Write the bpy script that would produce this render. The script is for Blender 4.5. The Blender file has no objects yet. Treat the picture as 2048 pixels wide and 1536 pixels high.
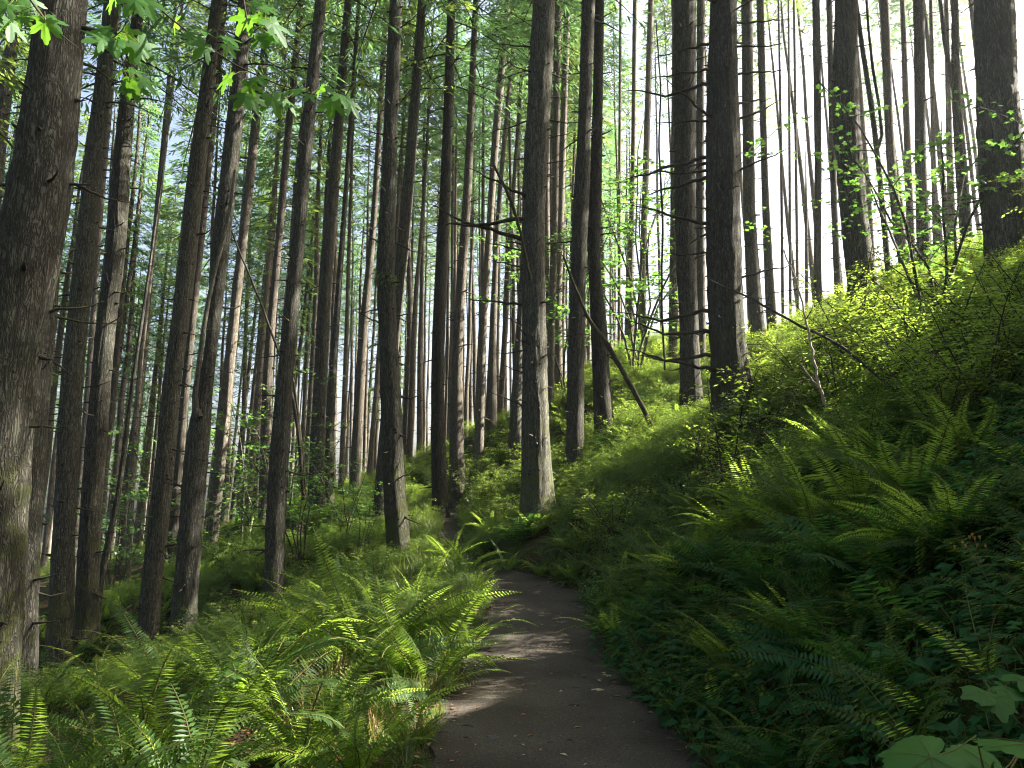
import bpy, math, random
import numpy as np
from mathutils import Vector, Matrix, Euler, Quaternion

SC = bpy.context.scene
COL = SC.collection
R = np.random.default_rng(11)
random.seed(11)
rad = math.radians

# ------------------------------------------------------------------ camera
F_PX = 1480.0
PITCH = rad(10.7)
EYE = 1.6
cam_d = bpy.data.cameras.new('camera')
cam_d.sensor_width = 36.0
cam_d.lens = 36.0 * F_PX / 2048.0
cam_d.clip_start = 0.05
cam_d.clip_end = 2000.0
cam = bpy.data.objects.new('camera', cam_d)
cam.location = (0, 0, EYE)
cam.rotation_euler = (math.pi / 2 + PITCH, 0, 0)
COL.objects.link(cam)
SC.camera = cam

# ------------------------------------------------------------------ light
SUN_EL = rad(38.5)
SUN_AZ = rad(76.0)            # clockwise from the view direction (+Y) towards +X
world = bpy.data.worlds.new('World')
SC.world = world
world.use_nodes = True
wn = world.node_tree.nodes
bg = wn['Background']
sky = wn.new('ShaderNodeTexSky')
sky.sky_type = 'NISHITA'
sky.sun_disc = False
sky.sun_elevation = SUN_EL
sky.sun_rotation = SUN_AZ
sky.air_density = 1.0
sky.dust_density = 8.0
sky.ozone_density = 0.3
world.node_tree.links.new(sky.outputs[0], bg.inputs['Color'])
bg.inputs['Strength'].default_value = 0.052
sun_d = bpy.data.lights.new('sun', 'SUN')
sun_d.energy = 5.0
sun_d.angle = rad(0.5)
sun_d.color = (1.0, 0.93, 0.80)
sun = bpy.data.objects.new('sun', sun_d)
sdir = Vector((math.sin(SUN_AZ) * math.cos(SUN_EL), math.cos(SUN_AZ) * math.cos(SUN_EL), math.sin(SUN_EL)))
sun.rotation_euler = sdir.to_track_quat('Z', 'Y').to_euler()
sun.location = (30, 20, 40)
COL.objects.link(sun)
SC.view_settings.view_transform = 'Standard'
SC.view_settings.look = 'None'
SC.view_settings.gamma = 1.0
SC.view_settings.use_curve_mapping = False
SC.view_settings.exposure = 3.25
SC.cycles.use_denoising = True
SC.cycles.use_adaptive_sampling = False
SC.cycles.filter_width = 1.1
SC.cycles.max_bounces = 8
SC.cycles.diffuse_bounces = 4
SC.cycles.transmission_bounces = 5
SC.cycles.glossy_bounces = 2
SC.cycles.caustics_reflective = False
SC.cycles.caustics_refractive = False

HAZE = 0.0005
# ------------------------------------------------------------------ helpers
def unproj(px, py, d):
    """point at forward distance d (world y) seen at photo pixel px, py"""
    u = (px - 1024.0) / F_PX
    v = (768.0 - py) / F_PX
    ry = math.cos(PITCH) - v * math.sin(PITCH)
    rz = math.sin(PITCH) + v * math.cos(PITCH)
    return np.array((u * d / ry, d, EYE + rz * d / ry))

def px_width(w, p):
    depth = p[1] * math.cos(PITCH) + (p[2] - EYE) * math.sin(PITCH)
    return w * depth / F_PX

def x_at(px, d):
    return (px - 1024.0) / F_PX * d * 1.0 / math.cos(PITCH) * 1.0 if False else (px - 1024.0) / F_PX * (d * math.cos(PITCH))

def tag(o, label=None, cat=None, group=None, kind=None):
    if label: o['label'] = label
    if cat: o['category'] = cat
    if group: o['group'] = group
    if kind: o['kind'] = kind
    return o

def empty(name, loc, rz=0.0):
    o = bpy.data.objects.new(name, None)
    o.empty_display_size = 0.2
    o.location = loc
    o.rotation_euler = (0, 0, rz)
    COL.objects.link(o)
    return o

def obj(name, mesh, parent=None, loc=(0, 0, 0), rot=(0, 0, 0), scale=1.0):
    o = bpy.data.objects.new(name, mesh)
    o.location = loc
    o.rotation_euler = rot
    o.scale = (scale, scale, scale) if isinstance(scale, (int, float)) else scale
    if parent is not None:
        o.parent = parent
    COL.objects.link(o)
    return o

class MB:
    """collects vertices and faces (with a material slot each) for one mesh"""
    def __init__(self):
        self.v, self.f, self.m, self.n = [], [], [], 0
    def add(self, verts, faces, mat=0):
        verts = np.asarray(verts, float).reshape(-1, 3)
        k = self.n
        self.v.append(verts)
        self.n += len(verts)
        if isinstance(faces, np.ndarray):
            fl = (faces + k).tolist()
        else:
            fl = [[i + k for i in f] for f in faces]
        self.f += fl
        self.m += [mat] * len(fl)
    def tube(self, pts, rs, sides=5, mat=0, cap=True):
        pts = np.asarray(pts, float)
        n = len(pts)
        rs = np.broadcast_to(np.asarray(rs, float), (n,))
        t = np.gradient(pts, axis=0)
        t /= np.linalg.norm(t, axis=1, keepdims=True) + 1e-9
        ref = np.array((0.0, 0.0, 1.0)) if abs(t[0][2]) < 0.8 else np.array((1.0, 0.0, 0.0))
        a = np.cross(t, ref); a /= np.linalg.norm(a, axis=1, keepdims=True) + 1e-9
        b = np.cross(t, a)
        ang = np.arange(sides) * 2 * math.pi / sides
        ring = (np.cos(ang)[None, :, None] * a[:, None, :] + np.sin(ang)[None, :, None] * b[:, None, :]) * rs[:, None, None] + pts[:, None, :]
        i = np.arange(n - 1)[:, None] * sides
        j = np.arange(sides)[None, :]
        j2 = (j + 1) % sides
        q = np.stack([i + j, i + j2, i + sides + j2, i + sides + j], -1).reshape(-1, 4)
        self.add(ring.reshape(-1, 3), q, mat)
        if cap:
            k = self.n - sides
            self.f.append(list(range(k, k + sides))); self.m.append(mat)
    def cards(self, c, d, nrm, ln, wd, mat=0, fold=0.0):
        """leaf-shaped faces: c base points, d directions, nrm normals, ln, wd sizes; folded along the midrib"""
        d = d / (np.linalg.norm(d, axis=1, keepdims=True) + 1e-9)
        s = np.cross(d, nrm); s /= np.linalg.norm(s, axis=1, keepdims=True) + 1e-9
        nn = np.cross(s, d)
        ln = ln[:, None]; wd = wd[:, None]
        b = c
        mid = c + d * ln * 0.45
        l = mid + s * wd * 0.5 + nn * wd * fold
        r = mid - s * wd * 0.5 + nn * wd * fold
        tip = c + d * ln - nn * ln * 0.06
        n = len(c)
        if fold == 0.0:
            V = np.stack([b, r, tip, l], 1).reshape(-1, 3)
            self.add(V, np.arange(n * 4).reshape(n, 4), mat)
        else:
            V = np.stack([b, r, tip, l, mid], 1).reshape(-1, 3)
            k = np.arange(n)[:, None] * 5
            q = np.concatenate([k + np.array([[0, 1, 2, 4]]), k + np.array([[0, 4, 2, 3]])], 0)
            self.add(V, q, mat)
    def mesh(self, name, mats, smooth=False):
        me = bpy.data.meshes.new(name)
        V = np.concatenate(self.v) if self.v else np.zeros((0, 3))
        me.from_pydata(V.tolist(), [], self.f)
        for m in (mats if isinstance(mats, (list, tuple)) else [mats]):
            me.materials.append(m)
        me.polygons.foreach_set('material_index', self.m)
        if smooth:
            me.polygons.foreach_set('use_smooth', [True] * len(self.f))
        me.update()
        return me

def orient(v, nrm):
    x = Vector(v).normalized(); z = Vector(nrm); z = (z - x * z.dot(x)).normalized(); y = z.cross(x)
    return Matrix((x, y, z)).transposed().to_quaternion()

def unit(v):
    return v / (np.linalg.norm(v, axis=-1, keepdims=True) + 1e-9)

# ------------------------------------------------------------------ materials
def new_mat(name):
    m = bpy.data.materials.new(name)
    m.use_nodes = True
    nt = m.node_tree
    for n in list(nt.nodes):
        nt.nodes.remove(n)
    out = nt.nodes.new('ShaderNodeOutputMaterial')
    return m, nt, out

def N(nt, t, **kw):
    n = nt.nodes.new(t)
    for k, v in kw.items():
        if k.startswith('i_'):
            n.inputs[k[2:].replace('_', ' ')].default_value = v
        else:
            setattr(n, k, v)
    return n

def ramp(nt, stops):
    r = nt.nodes.new('ShaderNodeValToRGB')
    e = r.color_ramp.elements
    while len(e) < len(stops):
        e.new(0.5)
    for el, (p, c) in zip(e, stops):
        el.position = p
        el.color = (*c, 1.0)
    return r

def mixc(nt, a, b, fac, mode='MIX'):
    m = nt.nodes.new('ShaderNodeMix')
    m.data_type = 'RGBA'
    m.blend_type = mode
    for s, v in ((m.inputs[0], fac), (m.inputs[6], a), (m.inputs[7], b)):
        if hasattr(v, 'links'):
            nt.links.new(v, s)
        elif isinstance(v, (int, float)):
            s.default_value = v
        else:
            s.default_value = (*v, 1.0)
    return m.outputs[2]

def leaf_mat(name, c1, c2, trans, tcol=None, gloss=0.07, rough=0.35, nscale=3.0):
    """leaf with reflected and transmitted light; colour drifts over the plant and from plant to plant"""
    m, nt, out = new_mat(name)
    L = nt.links.new
    tc = N(nt, 'ShaderNodeTexCoord')
    oi = N(nt, 'ShaderNodeObjectInfo')
    no = N(nt, 'ShaderNodeTexNoise', i_Scale=nscale, i_Detail=2.0)
    L(tc.outputs['Object'], no.inputs['Vector'])
    geo = N(nt, 'ShaderNodeNewGeometry')
    ad = N(nt, 'ShaderNodeMath', operation='ADD')
    L(no.outputs['Fac'], ad.inputs[0])
    mu = N(nt, 'ShaderNodeMath', operation='MULTIPLY_ADD')
    L(oi.outputs['Random'], mu.inputs[0]); mu.inputs[1].default_value = 0.4; mu.inputs[2].default_value = -0.45
    L(mu.outputs[0], ad.inputs[1])
    mu2 = N(nt, 'ShaderNodeMath', operation='MULTIPLY_ADD')
    L(geo.outputs['Random Per Island'], mu2.inputs[0]); mu2.inputs[1].default_value = 0.5
    L(ad.outputs[0], mu2.inputs[2])
    cl = N(nt, 'ShaderNodeClamp')
    L(mu2.outputs[0], cl.inputs[0])
    col = mixc(nt, c1, c2, cl.outputs[0])
    df = N(nt, 'ShaderNodeBsdfDiffuse')
    L(col, df.inputs['Color'])
    tr = N(nt, 'ShaderNodeBsdfTranslucent')
    tcol = tcol or tuple(min(1, x * 1.6) for x in c2)
    tcolm = mixc(nt, tuple(x * 0.75 for x in tcol), tcol, cl.outputs[0])
    L(tcolm, tr.inputs['Color'])
    mx = N(nt, 'ShaderNodeMixShader'); mx.inputs[0].default_value = trans
    L(df.outputs[0], mx.inputs[1]); L(tr.outputs[0], mx.inputs[2])
    gl = N(nt, 'ShaderNodeBsdfGlossy'); gl.inputs['Roughness'].default_value = rough
    gl.inputs['Color'].default_value = (0.9, 0.95, 1, 1)
    mg = N(nt, 'ShaderNodeMixShader'); mg.inputs[0].default_value = gloss
    L(mx.outputs[0], mg.inputs[1]); L(gl.outputs[0], mg.inputs[2])
    L(mg.outputs[0], out.inputs['Surface'])
    return m

def bark_mat(name, base, light, crack, moss=0.0, fine=1.0):
    m, nt, out = new_mat(name)
    L = nt.links.new
    tc = N(nt, 'ShaderNodeTexCoord')
    oi = N(nt, 'ShaderNodeObjectInfo')
    off = N(nt, 'ShaderNodeVectorMath', operation='SCALE'); off.inputs[3].default_value = 40.0
    L(oi.outputs['Random'], off.inputs[0])
    add0 = N(nt, 'ShaderNodeVectorMath', operation='ADD')
    L(tc.outputs['Object'], add0.inputs[0]); L(off.outputs[0], add0.inputs[1])
    mp = N(nt, 'ShaderNodeMapping'); mp.inputs['Scale'].default_value = (1, 1, 0.11)
    L(add0.outputs[0], mp.inputs['Vector'])
    wob = N(nt, 'ShaderNodeTexNoise', i_Scale=9.0, i_Detail=3.0)
    L(mp.outputs[0], wob.inputs['Vector'])
    wv = N(nt, 'ShaderNodeVectorMath', operation='MULTIPLY_ADD')
    L(wob.outputs['Color'], wv.inputs[0]); wv.inputs[1].default_value = (0.06, 0.06, 0.06)
    L(mp.outputs[0], wv.inputs[2])
    mpb = N(nt, 'ShaderNodeMapping'); mpb.inputs['Scale'].default_value = (1, 1, 2.6)
    L(wv.outputs[0], mpb.inputs['Vector'])
    def ridge(sc, det, width, src):
        nn = N(nt, 'ShaderNodeTexNoise', i_Scale=sc * fine, i_Detail=det, i_Roughness=0.55)
        L(src.outputs[0], nn.inputs['Vector'])
        q = N(nt, 'ShaderNodeMath', operation='SUBTRACT'); L(nn.outputs['Fac'], q.inputs[0]); q.inputs[1].default_value = 0.5
        q2 = N(nt, 'ShaderNodeMath', operation='ABSOLUTE'); L(q.outputs[0], q2.inputs[0])
        mr = N(nt, 'ShaderNodeMapRange'); mr.inputs[1].default_value = 0.0; mr.inputs[2].default_value = width
        L(q2.outputs[0], mr.inputs[0])
        return mr
    ra, rb_ = ridge(20.0, 3.0, 0.085, wv), ridge(34.0, 3.0, 0.10, mpb)
    edge = N(nt, 'ShaderNodeMath', operation='MULTIPLY')
    L(ra.outputs[0], edge.inputs[0]); L(rb_.outputs[0], edge.inputs[1])
    n1 = N(nt, 'ShaderNodeTexNoise', i_Scale=60.0 * fine, i_Detail=5.0, i_Roughness=0.7)
    L(mp.outputs[0], n1.inputs['Vector'])
    n2 = N(nt, 'ShaderNodeTexNoise', i_Scale=2.3, i_Detail=4.0)
    L(add0.outputs[0], n2.inputs['Vector'])
    hgt = N(nt, 'ShaderNodeMath', operation='MULTIPLY_ADD')
    L(n1.outputs['Fac'], hgt.inputs[0]); hgt.inputs[1].default_value = 0.9
    L(edge.outputs[0], hgt.inputs[2])
    hr = N(nt, 'ShaderNodeMapRange'); hr.inputs[1].default_value = 0.25; hr.inputs[2].default_value = 1.35
    L(hgt.outputs[0], hr.inputs[0])
    plate = mixc(nt, base, light, n2.outputs['Fac'])
    # grey-green lichen in blotches
    n3 = N(nt, 'ShaderNodeTexNoise', i_Scale=5.5, i_Detail=6.0, i_Roughness=0.7)
    L(add0.outputs[0], n3.inputs['Vector'])
    lf = N(nt, 'ShaderNodeMapRange'); lf.inputs[1].default_value = 0.50; lf.inputs[2].default_value = 0.68
    L(n3.outputs['Fac'], lf.inputs[0])
    lf2 = N(nt, 'ShaderNodeMath', operation='MULTIPLY'); lf2.inputs[1].default_value = 0.55
    L(lf.outputs[0], lf2.inputs[0])
    plate = mixc(nt, plate, (0.11, 0.135, 0.095), lf2.outputs[0])
    col = mixc(nt, crack, plate, hr.outputs[0])
    if moss > 0:
        sx = N(nt, 'ShaderNodeSeparateXYZ'); L(tc.outputs['Object'], sx.inputs[0])
        lo = N(nt, 'ShaderNodeMapRange'); lo.inputs[1].default_value = 5.0; lo.inputs[2].default_value = 0.0
        lo.inputs[3].default_value = -0.10; lo.inputs[4].default_value = 0.13 * moss
        L(sx.outputs[2], lo.inputs[0])
        n4 = N(nt, 'ShaderNodeTexNoise', i_Scale=3.6, i_Detail=7.0, i_Roughness=0.72)
        L(add0.outputs[0], n4.inputs['Vector'])
        sm = N(nt, 'ShaderNodeMath', operation='ADD'); L(n4.outputs['Fac'], sm.inputs[0]); L(lo.outputs[0], sm.inputs[1])
        mf = N(nt, 'ShaderNodeMapRange'); mf.inputs[1].default_value = 0.56; mf.inputs[2].default_value = 0.66
        mf.inputs[4].default_value = 0.6
        L(sm.outputs[0], mf.inputs[0])
        col = mixc(nt, col, (0.065, 0.075, 0.02), mf.outputs[0])
    vr = N(nt, 'ShaderNodeMapRange'); vr.inputs[3].default_value = 0.62; vr.inputs[4].default_value = 1.25
    L(oi.outputs['Random'], vr.inputs[0])
    cr = N(nt, 'ShaderNodeCombineColor')
    for q_ in range(3): L(vr.outputs[0], cr.inputs[q_])
    col = mixc(nt, col, cr.outputs[0], 1.0, 'MULTIPLY')
    bs = N(nt, 'ShaderNodeBsdfPrincipled')
    L(col, bs.inputs['Base Color'])
    bs.inputs['Roughness'].default_value = 0.92
    bs.inputs['Specular IOR Level'].default_value = 0.12
    bp = N(nt, 'ShaderNodeBump'); bp.inputs['Strength'].default_value = 0.9; bp.inputs['Distance'].default_value = 0.018
    L(hr.outputs[0], bp.inputs['Height'])
    L(bp.outputs[0], bs.inputs['Normal'])
    L(bs.outputs[0], out.inputs['Surface'])
    return m

def rough_mat(name, c1, c2, scale=8.0, bump=0.4, dist=0.01, rough=0.9, c3=None, detail=6.0):
    m, nt, out = new_mat(name)
    L = nt.links.new
    tc = N(nt, 'ShaderNodeTexCoord')
    no = N(nt, 'ShaderNodeTexNoise', i_Scale=scale, i_Detail=detail, i_Roughness=0.65)
    L(tc.outputs['Object'], no.inputs['Vector'])
    st = [(0.32, c1), (0.68, c2)] + ([(0.8, c3)] if c3 else [])
    rp = ramp(nt, st); L(no.outputs['Fac'], rp.inputs[0])
    bs = N(nt, 'ShaderNodeBsdfPrincipled')
    L(rp.outputs[0], bs.inputs['Base Color'])
    bs.inputs['Roughness'].default_value = rough
    bs.inputs['Specular IOR Level'].default_value = 0.2
    bp = N(nt, 'ShaderNodeBump'); bp.inputs['Strength'].default_value = bump; bp.inputs['Distance'].default_value = dist
    L(no.outputs['Fac'], bp.inputs['Height']); L(bp.outputs[0], bs.inputs['Normal'])
    L(bs.outputs[0], out.inputs['Surface'])
    return m

def ground_mat():
    m, nt, out = new_mat('forest_floor')
    L = nt.links.new
    tc = N(nt, 'ShaderNodeTexCoord')
    a = N(nt, 'ShaderNodeTexNoise', i_Scale=1.3, i_Detail=6.0, i_Roughness=0.6); L(tc.outputs['Object'], a.inputs['Vector'])
    b = N(nt, 'ShaderNodeTexNoise', i_Scale=28.0, i_Detail=6.0, i_Roughness=0.7); L(tc.outputs['Object'], b.inputs['Vector'])
    duff = ramp(nt, [(0.3, (0.012, 0.008, 0.006)), (0.55, (0.04, 0.025, 0.015)), (0.75, (0.09, 0.055, 0.032))]); L(b.outputs['Fac'], duff.inputs[0])
    moss = ramp(nt, [(0.3, (0.012, 0.022, 0.006)), (0.7, (0.05, 0.075, 0.016))]); L(b.outputs['Fac'], moss.inputs[0])
    f = N(nt, 'ShaderNodeMapRange'); f.inputs[1].default_value = 0.42; f.inputs[2].default_value = 0.58; L(a.outputs['Fac'], f.inputs[0])
    col = mixc(nt, duff.outputs[0], moss.outputs[0], f.outputs[0])
    bs = N(nt, 'ShaderNodeBsdfPrincipled'); L(col, bs.inputs['Base Color']); bs.inputs['Roughness'].default_value = 0.95
    bs.inputs['Specular IOR Level'].default_value = 0.1
    bp = N(nt, 'ShaderNodeBump'); bp.inputs['Strength'].default_value = 0.8; bp.inputs['Distance'].default_value = 0.03
    L(b.outputs['Fac'], bp.inputs['Height']); L(bp.outputs[0], bs.inputs['Normal'])
    L(bs.outputs[0], out.inputs['Surface'])
    return m

def path_mat():
    m, nt, out = new_mat('packed_dirt')
    L = nt.links.new
    tc = N(nt, 'ShaderNodeTexCoord')
    a = N(nt, 'ShaderNodeTexNoise', i_Scale=1.1, i_Detail=5.0); L(tc.outputs['Object'], a.inputs['Vector'])
    b = N(nt, 'ShaderNodeTexNoise', i_Scale=60.0, i_Detail=7.0, i_Roughness=0.75); L(tc.outputs['Object'], b.inputs['Vector'])
    v = N(nt, 'ShaderNodeTexVoronoi', feature='F1', i_Scale=38.0); L(tc.outputs['Object'], v.inputs['Vector'])
    c = ramp(nt, [(0.3, (0.022, 0.020, 0.017)), (0.5, (0.051, 0.047, 0.041)), (0.72, (0.108, 0.099, 0.087))]); L(b.outputs['Fac'], c.inputs[0])
    c2 = ramp(nt, [(0.35, (0.62, 0.55, 0.5)), (0.65, (1.15, 1.08, 1.0))]); L(a.outputs['Fac'], c2.inputs[0])
    col = mixc(nt, c.outputs[0], c2.outputs[0], 1.0, 'MULTIPLY')
    # scattered pale grit
    pf = N(nt, 'ShaderNodeMapRange'); pf.inputs[1].default_value = 0.16; pf.inputs[2].default_value = 0.10; L(v.outputs['Distance'], pf.inputs[0])
    sel = N(nt, 'ShaderNodeSeparateColor'); L(v.outputs['Color'], sel.inputs[0])
    gt = N(nt, 'ShaderNodeMath', operation='GREATER_THAN'); gt.inputs[1].default_value = 0.86; L(sel.outputs[0], gt.inputs[0])
    pm = N(nt, 'ShaderNodeMath', operation='MULTIPLY'); L(pf.outputs[0], pm.inputs[0]); L(gt.outputs[0], pm.inputs[1])
    col = mixc(nt, col, (0.24, 0.21, 0.19), pm.outputs[0])
    bs = N(nt, 'ShaderNodeBsdfPrincipled'); L(col, bs.inputs['Base Color']); bs.inputs['Roughness'].default_value = 0.92
    bs.inputs['Specular IOR Level'].default_value = 0.15
    hs = N(nt, 'ShaderNodeMath', operation='MULTIPLY_ADD'); L(pm.outputs[0], hs.inputs[0]); hs.inputs[1].default_value = 0.5; L(b.outputs['Fac'], hs.inputs[2])
    bp = N(nt, 'ShaderNodeBump'); bp.inputs['Strength'].default_value = 0.7; bp.inputs['Distance'].default_value = 0.02
    L(hs.outputs[0], bp.inputs['Height']); L(bp.outputs[0], bs.inputs['Normal'])
    L(bs.outputs[0], out.inputs['Surface'])
    return m

M = {
    'bark': bark_mat('fir_bark', (0.074, 0.072, 0.060), (0.13, 0.124, 0.103), (0.018, 0.016, 0.013), moss=0.5),
    'bark_moss': bark_mat('mossy_fir_bark', (0.073, 0.072, 0.058), (0.128, 0.122, 0.10), (0.018, 0.016, 0.013), moss=1.25),
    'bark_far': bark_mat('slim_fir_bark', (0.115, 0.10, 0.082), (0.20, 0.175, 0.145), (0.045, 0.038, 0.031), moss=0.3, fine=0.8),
    'bark_grey': bark_mat('maple_bark', (0.12, 0.115, 0.09), (0.2, 0.19, 0.15), (0.03, 0.028, 0.02), moss=1.0, fine=1.6),
    'twig': rough_mat('dead_twig', (0.02, 0.016, 0.013), (0.06, 0.05, 0.04), 14.0),
    'twig_moss': rough_mat('mossy_twig', (0.022, 0.018, 0.012), (0.05, 0.052, 0.02), 9.0),
    'knot': rough_mat('branch_knot', (0.02, 0.016, 0.013), (0.06, 0.05, 0.042), 20.0),
    'pale_wood': rough_mat('weathered_wood', (0.16, 0.12, 0.09), (0.36, 0.29, 0.22), 12.0),
    'rot': rough_mat('rotten_wood', (0.06, 0.022, 0.01), (0.22, 0.09, 0.04), 10.0, bump=0.8, dist=0.03),
    'needles': leaf_mat('fir_needles', (0.026, 0.07, 0.044), (0.052, 0.105, 0.055), 0.46, (0.17, 0.34, 0.10), gloss=0.025, rough=0.5),
    'needles_y': leaf_mat('sunny_fir_needles', (0.035, 0.08, 0.03), (0.07, 0.12, 0.035), 0.48, (0.26, 0.38, 0.07), gloss=0.025, rough=0.5),
    'fern': leaf_mat('sword_fern_green', (0.02, 0.05, 0.010), (0.045, 0.09, 0.015), 0.55, (0.36, 0.54, 0.06), gloss=0.012, rough=0.5),
    'fern_dark': leaf_mat('lady_fern_green', (0.007, 0.044, 0.011), (0.015, 0.07, 0.016), 0.40, (0.09, 0.24, 0.035), gloss=0.012, rough=0.5),
    'rachis': rough_mat('fern_stalk', (0.06, 0.075, 0.018), (0.13, 0.115, 0.035), 20.0, bump=0.1),
    'fern_dead': leaf_mat('dead_fern_brown', (0.12, 0.05, 0.02), (0.28, 0.13, 0.06), 0.35, (0.42, 0.18, 0.07), gloss=0.03, rough=0.6),
    'herb': leaf_mat('herb_green', (0.009, 0.050, 0.013), (0.020, 0.085, 0.02), 0.38, (0.10, 0.27, 0.04), gloss=0.012, rough=0.5),
    'shrub': leaf_mat('huckleberry_green', (0.042, 0.092, 0.02), (0.075, 0.14, 0.028), 0.54, (0.36, 0.50, 0.06), gloss=0.03, rough=0.5),
    'maple': leaf_mat('maple_green', (0.028, 0.09, 0.014), (0.05, 0.14, 0.02), 0.62, (0.17, 0.38, 0.03), gloss=0.015, rough=0.55),
    'vine': leaf_mat('vine_maple_green', (0.025, 0.085, 0.022), (0.05, 0.125, 0.026), 0.5, (0.16, 0.34, 0.05), gloss=0.05, rough=0.4),
    'thimble': leaf_mat('thimbleberry_green', (0.03, 0.09, 0.018), (0.052, 0.125, 0.024), 0.3, (0.13, 0.32, 0.05), gloss=0.012, rough=0.55, nscale=9.0),
    'grass': leaf_mat('grass_green', (0.05, 0.09, 0.02), (0.11, 0.14, 0.035), 0.4, (0.28, 0.34, 0.06), gloss=0.05),
    'straw': leaf_mat('dry_grass', (0.16, 0.11, 0.05), (0.30, 0.22, 0.11), 0.35, (0.4, 0.28, 0.12), gloss=0.03),
    'pale_leaf': leaf_mat('fallen_leaf_tan', (0.28, 0.23, 0.13), (0.42, 0.36, 0.22), 0.2, (0.4, 0.33, 0.18), gloss=0.04),
    'flower': leaf_mat('seed_head_orange', (0.35, 0.20, 0.05), (0.5, 0.32, 0.10), 0.3, (0.6, 0.35, 0.1), gloss=0.03),
    'stone': rough_mat('grey_stone', (0.035, 0.034, 0.033), (0.085, 0.083, 0.082), 14.0, bump=0.4, dist=0.008),
    'ground': ground_mat(),
    'path': path_mat(),
}

# ------------------------------------------------------------------ the traced firs: (photo row, centre column, width) from base upward
# label, distance, profile, material, long bare branches, crown start height
TR = []
def T(label, d, prof, mat='bark', nb=8, cb=13.0, bl=(0.35, 0.9), group=None, by=None):
    TR.append(dict(label=label, d=d, prof=prof, mat=mat, nb=nb, cb=cb, bl=bl, group=group))

T('massive furrowed fir bending as it rises, mossy at its foot, behind the maple leaves', 6.6,
  [(1480, -52, 150), (1200, -34, 134), (1000, -15, 122), (773, 0, 122), (640, 14, 122), (525, 57, 126), (430, 76, 114), (350, 86, 106), (175, 104, 92), (0, 127, 83)], 'bark_moss', 5, 14, (0.4, 0.7))
T('reddish fir half hidden behind the massive bending fir', 10.5, [(1400, 28, 84), (1250, 32, 72), (1000, 45, 70), (773, 63, 66), (640, 76, 62), (350, 100, 52), (0, 140, 40)], 'bark', 6)
T('grey fir with dark shaded flank, next beside the reddish fir', 16.0, [(1375, 118, 54), (1250, 120, 46), (1000, 131, 37), (773, 143, 41), (640, 155, 36), (525, 170, 40), (350, 185, 35), (175, 205, 28), (0, 223, 26)], 'bark_moss', 9)
T('straight fir with a mossy flared foot lit yellow', 17.0, [(1300, 174, 56), (1250, 172, 42), (1000, 183, 38), (773, 201, 36), (640, 212, 34), (525, 231, 34), (350, 241, 34), (175, 257, 26), (0, 279, 18)], 'bark_moss', 10)
T('tall even fir leaning slightly, just before the forked fir', 16.6, [(1298, 295, 44), (1200, 299, 37), (1000, 323, 38), (773, 343, 33), (640, 361, 33), (525, 375, 32), (350, 393, 33), (175, 414, 26), (0, 435, 22)], 'bark', 10)
T('thin reddish fir in the gap behind the forked fir', 25.0, [(1220, 330, 18), (1000, 353, 17), (773, 370, 16), (640, 385, 15), (350, 415, 14), (0, 450, 11)], 'bark_far', 6)
T('forked fir whose pale side stem curves up from its trunk', 15.5, [(1318, 361, 54), (1200, 370, 45), (1000, 386, 45), (850, 397, 46), (770, 413, 24), (640, 429, 23), (525, 437, 33), (350, 458, 34), (175, 477, 30), (0, 490, 25)], 'bark', 7)
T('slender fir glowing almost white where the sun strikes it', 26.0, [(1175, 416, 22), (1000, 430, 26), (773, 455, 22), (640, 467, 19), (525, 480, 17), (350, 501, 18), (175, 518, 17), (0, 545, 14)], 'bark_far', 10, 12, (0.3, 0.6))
T('kinked brown fir with a swollen joint low on its trunk', 14.0, [(1225, 547, 38), (1000, 552, 37), (870, 562, 38), (800, 566, 32), (640, 581, 28), (525, 593, 25), (350, 607, 24), (175, 624, 24), (0, 642, 21)], 'bark', 9)
T('dark fir partly behind the kinked brown fir', 26.0, [(1080, 525, 19), (900, 531, 22), (773, 533, 20), (640, 541, 16), (525, 555, 13), (350, 568, 15), (0, 603, 12)], 'bark_far', 8)
T('stout fir rising beside the vine maple stems', 24.0, [(1005, 631, 38), (960, 628, 26), (773, 642, 27), (640, 646, 28), (525, 653, 27), (350, 670, 22), (175, 682, 18), (0, 697, 14)], 'bark', 9)
T('mossy footed twin fir touching the stout one by the vine maple', 25.0, [(1005, 656, 26), (900, 655, 18), (773, 664, 15), (525, 681, 11), (350, 694, 9), (0, 718, 7)], 'bark_moss', 6)
T('fir with a thin bright sunlit edge, standing alone in the glade', 31.0, [(985, 709, 22), (900, 712, 19), (773, 720, 20), (640, 727, 18), (525, 741, 14), (350, 754, 11), (0, 772, 10)], 'bark_far', 9)
T('dark straight fir with a mossy bulge halfway up, left verge of path', 15.9, [(1105, 798, 50), (1000, 790, 43), (773, 780, 40), (640, 776, 35), (575, 771, 36), (555, 770, 42), (535, 770, 34), (350, 778, 30), (175, 784, 27), (0, 792, 24)], 'bark_moss', 12, 14, (0.4, 1.0))
T('fir crossing close behind the mossy bulged fir', 22.0, [(1020, 758, 26), (900, 766, 22), (700, 786, 22), (525, 803, 25), (350, 819, 24), (175, 832, 18), (0, 845, 18)], 'bark', 8)
T('reddish brown fir with scaly base beyond the path bend', 22.0, [(1030, 881, 36), (940, 877, 28), (773, 874, 26), (640, 876, 25), (525, 885, 26), (350, 892, 21), (175, 898, 19), (0, 903, 16)], 'bark', 10)
T('smooth grey fir with a forked foot among sunny shrubs', 24.0, [(950, 914, 34), (860, 911, 26), (773, 912, 22), (640, 916, 22), (525, 926, 18), (350, 937, 17), (0, 951, 10)], 'bark_far', 8)
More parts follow.
